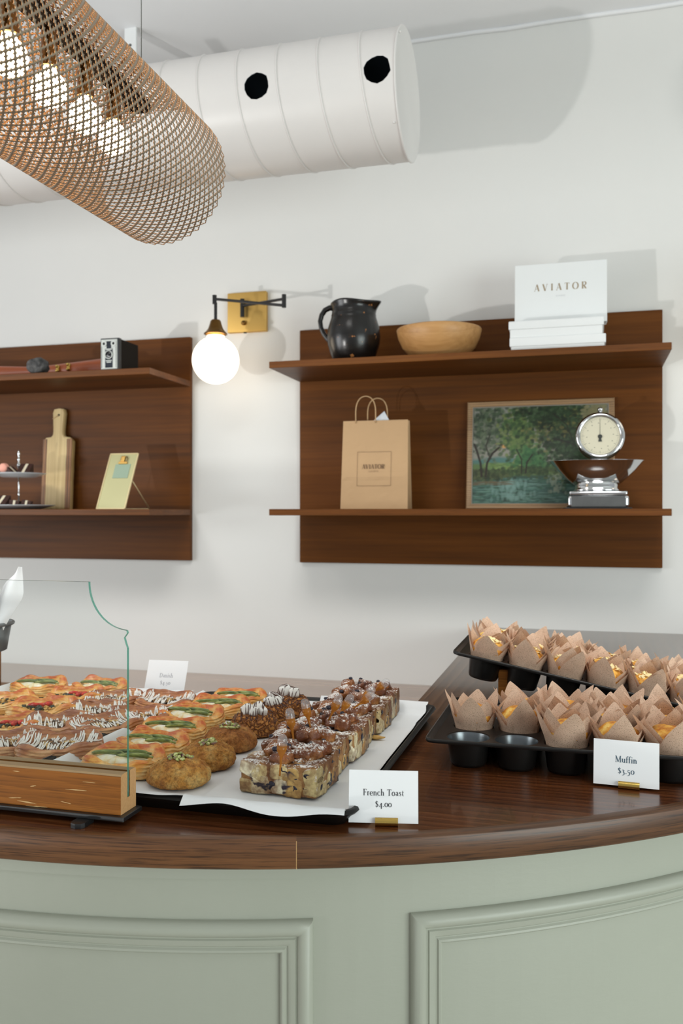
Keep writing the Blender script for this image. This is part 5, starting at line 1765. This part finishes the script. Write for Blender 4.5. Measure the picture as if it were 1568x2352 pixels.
# ---- muffin pans
PSX, PSY, NCX, NCY = 0.0735, 0.0715, 6, 4
MX, MY = 0.0585, 0.048
PW, PD, PH = 2*MX+(NCX-1)*PSX, 2*MY+(NCY-1)*PSY, 0.042
def make_pan(label, loc, rot):
    t = thing('muffin_pan', label, 'muffin pan', loc, 0, 'black muffin pans', rot=rot)
    mb = MB()
    RH = 0.0325
    H = 32
    for i in range(NCX):
        for j in range(NCY):
            cx, cy = MX+i*PSX, MY+j*PSY
            x0 = cx-PSX/2 if i else 0.008; x1 = cx+PSX/2 if i < NCX-1 else PW-0.008
            y0 = cy-PSY/2 if j else 0.008; y1 = cy+PSY/2 if j < NCY-1 else PD-0.008
            b = len(mb.v)
            for q in range(H):
                a = 2*PI*q/H
                c, s = math.cos(a), math.sin(a)
                mb.v.append(Vector((cx+RH*c, cy+RH*s, PH-0.0012)))
                mb.v.append(Vector((cx+(RH+0.0018)*c, cy+(RH+0.0018)*s, PH)))
                tx = ((x1-cx) if c > 0 else (x0-cx))/c if abs(c) > 1e-6 else 9
                ty = ((y1-cy) if s > 0 else (y0-cy))/s if abs(s) > 1e-6 else 9
                tt = min(tx, ty)
                mb.v.append(Vector((cx+c*tt, cy+s*tt, PH)))
            for q in range(H):
                p = (q+1) % H
                for k in range(2):
                    mb.f.append((b+3*q+k, b+3*p+k, b+3*p+k+1, b+3*q+k+1)); mb.m.append(0)
            # corner fillers
            for (X_, Y_) in ((x1, y1), (x0, y1), (x0, y0), (x1, y0)):
                a0 = math.atan2(Y_-cy, X_-cx) % (2*PI)
                q = int(a0/(2*PI/H)); p = (q+1) % H
                mb.v.append(Vector((X_, Y_, PH))); n = len(mb.v)-1
                mb.f.append((b+3*q+2, n, b+3*p+2)); mb.m.append(0)
    deck = mb.build('deck', M['pan'], t)
    # raised sloping edge with a rolled lip
    mb = MB(); loops = [(.008, PH), (.003, PH+0.0035), (0.0, PH+0.0050), (-.0022, PH+0.0042), (-.0028, PH+0.0015), (-.0018, PH-0.0012), (.0005, PH-0.001)]
    n = 28
    for ins, z in loops:
        mb.v += [Vector(p) for p in rrect(ins, PW-ins, ins, PD-ins, max(0.004, 0.016-ins), z)]
    for k in range(len(loops)-1):
        for i in range(n):
            j = (i+1) % n
            mb.f.append((k*n+i, k*n+j, (k+1)*n+j, (k+1)*n+i)); mb.m.append(0)
    autosmooth(mb.build('rolled_rim', M['pan'], t), 60)
    prof_in = [(RH+0.0005, PH-0.001), (0.0315, PH-0.006), (0.0275, 0.006), (0.0255, 0.003), (0, 0.003)]
    prof_out = [(RH+0.0012, PH-0.0015), (0.0322, PH-0.006), (0.0282, 0.005), (0.026, 0.0006), (0, 0.0004)]
    mb = MB(); mb.lathe(prof_in, 40, None, 1); mb.lathe(list(reversed(prof_out)), 40, None, 0)
    cup = mb.build('cup', [M['pan'], M['cup_metal']], t, smooth=True)
    cup.location = (MX, MY, 0)
    for i in range(NCX):
        for j in range(NCY):
            if i or j:
                c = cup.copy(); COL.objects.link(c); c.parent = t; c.location = (MX+i*PSX, MY+j*PSY, 0)
    return t
LOWP = Vector((-0.2335, 1.318, CT+0.0002))
lower = make_pan('lower black muffin pan flat on the oak worktop, two front left cups empty', LOWP, (0, 0, 0))
BETA = math.atan(0.190)
ROTU = (0, BETA, 0)
MU = Matrix.Rotation(BETA, 4, 'Y')
UPP = Vector((-0.240, 1.652, 1.1835)) - (MU @ Vector((0, 0, PH)))
upper = dup(lower, 'upper black muffin pan behind, its left end raised on a wood block', UPP, rot=ROTU)
# supporting block
o = MB().rbox(0, 0.030, 0, 0.13, 0, 0.0905, 0.001, 1).build('wood_block', M['block'], None, loc=(-0.160, 1.69, CT+0.0002))
tag(o, 'small pale wood block propping up the left end of the upper muffin pan', 'block')

# ---- muffins in tulip papers
def tulip_mesh(seed, outer):
    rn = random.Random(seed)
    n, m = 96, 12
    ph = rn.uniform(0, PI/2) + (0 if outer else PI/4)
    pk = [rn.uniform(0.050, 0.068) for _ in range(4)]
    vl = [rn.uniform(0.014, 0.028) for _ in range(4)] if outer else [rn.uniform(0.022, 0.034) for _ in range(4)]
    ln_ = [rn.uniform(-0.003, 0.009) for _ in range(4)]
    vs = []; fs = []
    r0 = 0.0256 if outer else 0.0250
    for i in range(n):
        a = 2*PI*i/n
        q = ((a-ph)/(PI/2)) % 4
        k = int(q) % 4; f = q-int(q)
        # peak in the middle of each quarter, straight sides
        tri = 1-abs(f-0.5)*2
        tri = tri**0.92
        va = vl[k]*(1-f)+vl[(k+1) % 4]*f
        top = va+(pk[k]-va)*tri
        h = 0.032+top
        fold = 0.0006*(1 if int(i/3) % 2 else -1)*(1 if int(i/12) % 2 else 0.2)
        for j in range(m+1):
            t_ = j/m
            z = 0.0038+h*t_
            base_r = r0+0.0052*min(1, z/0.042)
            fl = max(0, z-0.046)
            r = base_r + fl*(0.42 if outer else 0.30) + (tri*ln_[k]*max(0, (z-0.06)/0.04)**1.3)
            # sides pull flat between the peaks
            r -= 0.0028*tri*max(0, min(1, (z-0.05)/0.03))
            if z < 0.052: r += fold*(0.7 if outer else 0.3)
            r += 0.0014*noise.noise(Vector((math.cos(a)*2, math.sin(a)*2, z*40+seed)))
            if not outer: r -= 0.0015
            vs.append((r*math.cos(a), r*math.sin(a), z))
    for i in range(n):
        i2 = (i+1) % n
        for j in range(m):
            fs.append((i*(m+1)+j, i2*(m+1)+j, i2*(m+1)+j+1, i*(m+1)+j+1))
    if outer:
        fs.append(tuple(i*(m+1) for i in range(n-1, -1, -1)))
    return vs, fs
muf = []
for s in range(7):
    t = thing('muffin', '', 'muffin', (0, 0, 0), 0, 'muffins in kraft tulip papers')
    v_, f_ = tulip_mesh(100+s, True); mesh('paper_case', v_, f_, M['tulip'], t, smooth=True)
    v_, f_ = tulip_mesh(200+s, False); mesh('inner_paper', v_, f_, M['tulip'], t, smooth=True)
    prof = [(0, .045), (.85, .045), (1, .052), (1.02, .060), (.93, .067), (.7, .0725), (.4, .0755), (0, .077)]
    b = bun(prof, 0.0310, 0.0310, 2, 40, 0.0035, 45, s).build('crumb', M['muffin'], t, smooth=True)
    if s >= 4:
        rn = random.Random(s)
        c = chips(rn, 26, 0.024, 0.024, bvh([b]), 0.0036, M['almond'], 'almond_flakes', t, 0.3, 1.7, 0.003)
    muf.append(t)
usedm = set()
rn = random.Random(8)
ordn = ['first', 'second', 'third', 'fourth', 'fifth', 'sixth']
def muffin_at(pan, i, j, k, label):
    l = Vector((MX+i*PSX, MY+j*PSY, 0))
    if pan == 'L':
        loc = LOWP+l; rot = (rn.uniform(-.03, .03), rn.uniform(-.03, .03), rn.uniform(0, 6.3))
    else:
        loc = UPP + (MU @ l)
        rzz = rn.uniform(0, 6.3)
        rot = (Matrix.Rotation(BETA, 4, 'Y') @ Matrix.Rotation(rzz, 4, 'Z')).to_euler()
    if k in usedm:
        return dup(muf[k], label, loc, rot=rot)
    usedm.add(k)
    muf[k]['label'] = label; muf[k].location = loc; muf[k].rotation_euler = rot
rows = ['front', 'second', 'third', 'back']
kk = 0
for j in range(3):
    for i in range(NCX):
        if (j == 0 and i < 2) or (j == 2 and i == 0): continue
        muffin_at('L', i, j, kk % 4, 'tulip-paper muffin in the lower pan, %s row, %s cup from the left' % (rows[j], ordn[i])); kk += 1
for j in range(3):
    for i in range(NCX):
        muffin_at('U', i, j, 4+kk % 3, 'tulip-paper muffin in the raised upper pan, %s row, %s cup from the left' % (rows[j], ordn[i])); kk += 1

# ---- price cards
def price_card(label, loc, yaw, lean, w_, h_, l1, l2, size, ink, roll=0.0):
    t = thing('price_card', label, 'card', loc, yaw)
    Ml = Matrix.Translation((0, 0, 0.0035)) @ Matrix.Rotation(-lean, 4, 'X') @ Matrix.Rotation(roll, 4, 'Y')
    mb = MB(); mb.box(-w_/2, w_/2, 0, 0.0004, 0, h_, 0, Ml)
    c = mb.build('card_sheet', M['card'], t)
    pl = lambda x, z: Ml @ Vector((x, -0.0003, z))
    a = lettering(c, l1, size, ink, lambda x, z: pl(x, h_*0.515+z), track=0.03)
    b = lettering(c, l2, size, ink, lambda x, z: pl(x, h_*0.515-size*1.72+z), track=0.03)
    mb = MB()
    prof = []
    for i in range(22):
        a_2 = R(100 + 340*i/21)
        prof.append((0.0052*math.cos(a_2), 0.0050+0.0050*math.sin(a_2)))
    L2 = 0.0142
    vs = []
    for sg in (-1, 1):
        vs += [Vector((sg*L2+0.004, y, z)) for y, z in prof]
        vs += [Vector((sg*L2+0.004, y*0.86, 0.005+(z-0.005)*0.86)) for y, z in prof]
    n = len(prof); fs = []
    for i in range(n-1):
        fs += [(i, i+1, 2*n+i+1, 2*n+i), (n+i+1, n+i, 3*n+i, 3*n+i+1), (i+1, i, n+i, n+i+1), (2*n+i, 2*n+i+1, 3*n+i+1, 3*n+i)]
    fs += [(0, 2*n, 3*n, n), (n-1, 2*n-1, 4*n-1, 3*n-1)]
    mb.add(vs, fs)
    autosmooth(mb.build('gold_holder', M['gold'], t), 50)
    return t
price_card('white card reading French Toast $4.00 in a gold holder, front of the worktop', at_z(880, 1897, CT+0.0002), R(11.5), R(13), 0.0865, 0.0630, 'French Toast', '$4.00', 0.0078, M['ink'])
price_card('white card reading Muffin $3.50 in a gold holder, before the muffin pan', at_z(1437, 1812, CT+0.0002), R(-4.5), R(9), 0.0885, 0.0625, 'Muffin', '$3.50', 0.0088, M['ink_blue'])
price_card('white card reading Danish $4.50, standing behind the drizzled danishes', (-0.853, 1.6765, CT+0.001), R(4), R(24), 0.0890, 0.0760, 'Danish', '$4.50', 0.0088, M['ink_pale'])

# ---- glass guard
sg = thing('glass_guard', 'frameless glass sneeze guard with notched corner, set in a scarred wood block', 'sneeze guard', (0, 1.0, CT))
XR = -0.5575
top_z, low_z = 0.3005, 0.241
arc = []
for i in range(19):
    a = R(0+84*i/18)
    arc.append((-0.6125+0.056*(1-math.cos(a)), top_z-0.060*math.sin(a)))
chip = [(XR-0.001, low_z-0.001), (XR, low_z-0.004), (XR-0.0045, low_z-0.010), (XR-0.002, low_z-0.018), (XR, low_z-0.023)]
poly = [(-2.3, 0.03), (-2.3, top_z)] + arc + chip + [(XR, 0.03)]
n = len(poly)
vs = [(x, -0.0024, z) for x, z in poly] + [(x, 0.0024, z) for x, z in poly]
fs = [tuple(range(n-1, -1, -1)), tuple(range(n, 2*n))] + [(i, (i+1) % n, n+(i+1) % n, n+i) for i in range(n)]
mesh('glass_pane', vs, fs, [M['glass'], M['glass_edge']], sg, midx=[0, 0]+[1]*n)
# block with a sawn groove
mb = MB()
bz0, bz1, gy = 0.0125, 0.0625, 0.0032
sec = [(-0.019, bz0), (0.019, bz0), (0.019, bz1-0.002), (0.017, bz1), (gy, bz1), (gy, 0.030), (-gy, 0.030), (-gy, bz1), (-0.017, bz1), (-0.019, bz1-0.002)]
k = len(sec)
xs_ = [-2.3+(XR+0.0008+2.3)*i/60 for i in range(61)]
for x in xs_:
    for q, (y, z) in enumerate(sec):
        mb.v.append(Vector((x, y+0.0005*noise.noise(Vector((x*25, y*90, z*90))), z+(0.0005*noise.noise(Vector((x*40, y*40, 2))) if z > 0.05 else 0))))
for i in range(60):
    for q in range(k):
        mb.f.append((i*k+q, i*k+(q+1) % k, (i+1)*k+(q+1) % k, (i+1)*k+q))
        mb.m.append(2 if q in (2, 3, 7, 8) else 0)
mb.f.append(tuple(range(k))); mb.m.append(1)
mb.f.append(tuple(60*k+q for q in range(k-1, -1, -1))); mb.m.append(1)
o = mb.build('wood_block', [M['block'], M['block_end'], M['block_top']], sg)
bm = bmesh.new(); bm.from_mesh(o.data); bmesh.ops.recalc_face_normals(bm, faces=bm.faces[:]); bm.to_mesh(o.data); bm.free()
rn = random.Random(3)
sc_ = MB()
for (u, v, du, dv, wv_) in ((40, 1838, 45, 8, 3), (60, 1850, 50, 4, 2), (150, 1812, 50, 4, 2), (20, 1832, 30, 0, 2), (70, 1806, 14, -2, 2), (140, 1840, 24, 6, 2), (190, 1795, 30, 3, 1.5), (30, 1770, 16, 2, 1.5)):
    a = at_y(u, v, 0.981); b = at_y(u+du, v+dv, 0.981)
    nseg_ = 6
    v_ = []
    for i in range(nseg_+1):
        p = a.lerp(b, i/nseg_); hw_ = wv_*0.0003*math.sin(PI*(i+0.3)/(nseg_+0.6))*rn.uniform(0.5, 1.4)
        v_ += [Vector((p.x, -0.01965, p.z-CT+hw_)), Vector((p.x, -0.01965, p.z-CT-hw_))]
    sc_.add(v_, [(2*i, 2*i+1, 2*i+3, 2*i+2) for i in range(nseg_)])
q = sc_.build('gouge_mark', M['scar'], o)
q['kind'] = 'stuff'
mb = MB(); mb.rbox(-2.31, XR+0.008, -0.026, 0.022, 0.0065, 0.0122, 0.0006, 1)
mb.build('steel_plate', M['steel'], sg)
mb = MB()
tp = [(-0.0095, -0.010), (-0.0095, -0.031), (-0.007, -0.036), (0, -0.038), (0.007, -0.036), (0.0095, -0.031), (0.0095, -0.010)]
mb.prism([(x-0.6045, y-0.008) for x, y in tp], 0.0003, 0.0064)
tb = mb.build('steel_tab', M['steel'], sg)
mb = MB(); mb.prism([(x-1.5, y-0.008) for x, y in tp], 0.0003, 0.0064); mb.build('steel_tab', M['steel'], sg)

# ---- zinc pail with paper sleeves, far left
rs_ = MB().rbox(-0.10, 0.0, 0, 0.16, 0, 0.094, 0.002, 1).build('wooden_riser', M['block'], None, loc=(-1.237, 1.505, CT+0.0002))
tag(rs_, 'wooden riser block carrying the zinc pail at the far left of the counter', 'riser')
pc = Vector((-1.240, 1.60, CT+0.0945))
t = thing('metal_pail', 'small grey zinc pail with rolled rim, cut off by the left edge', 'pail', pc)
MB().lathe([(0, 0), (0.048, 0), (0.052, 0.002), (0.0615, 0.058), (0.0595, 0.058), (0.050, 0.004), (0, 0.003)], 40).build('pail_body', M['zinc'], t, smooth=True)
pts = [(0.064*math.cos(2*PI*i/48), 0.064*math.sin(2*PI*i/48), 0.0585) for i in range(48)]
MB().tube(pts, 0.004, 10, closed=True).build('rolled_rim', M['zinc'], t, smooth=True)
def sleeve(label, base, tip, wid, seed):
    b = Vector(base); e = Vector(tip)
    d = (e-b); L2 = d.length; d.normalize()
    side = d.cross(Vector((0.2, 1, 0))).normalized(); fr = d.cross(side)
    vs = []; fs = []
    n = 10; m = 16
    for j in range(m+1):
        q = j/m
        w_ = wid*(0.30+0.95*q) if q < 0.72 else wid*(0.30+0.95*0.72)*(1-(q-0.72)/0.28)*1.0
        for i in range(n+1):
            s = i/n*2-1
            lo = b + d*(L2*q) + side*(s*w_) + fr*(0.012*(1-s*s)+0.002*math.sin(q*9+seed+s*3))
            vs.append(lo)
    for j in range(m):
        for i in range(n):
            a = j*(n+1)+i
            fs.append((a, a+1, a+n+2, a+n+1))
    nn = len(vs)
    vs += [v + fr*0.0006 for v in vs]
    fs += [tuple(reversed([i+nn for i in f])) for f in fs]
    o = mesh('paper_sleeve', vs, fs, M['card'], None, True)
    return tag(o, label, 'paper sleeve', 'white paper sleeves in the pail')
p1 = at_y(52, 1302, 1.60)
sleeve('rightmost white paper sleeve, its pointed corner leaning right out of the pail', (pc.x+0.022, 1.598, pc.z+0.006), p1, 0.031, 1)
p2 = at_y(8, 1296, 1.57)
sleeve('upright white paper sleeve at the left edge, beside the leaning one', (pc.x-0.012, 1.592, pc.z+0.006), (p2.x-0.022, 1.58, p2.z), 0.030, 2)
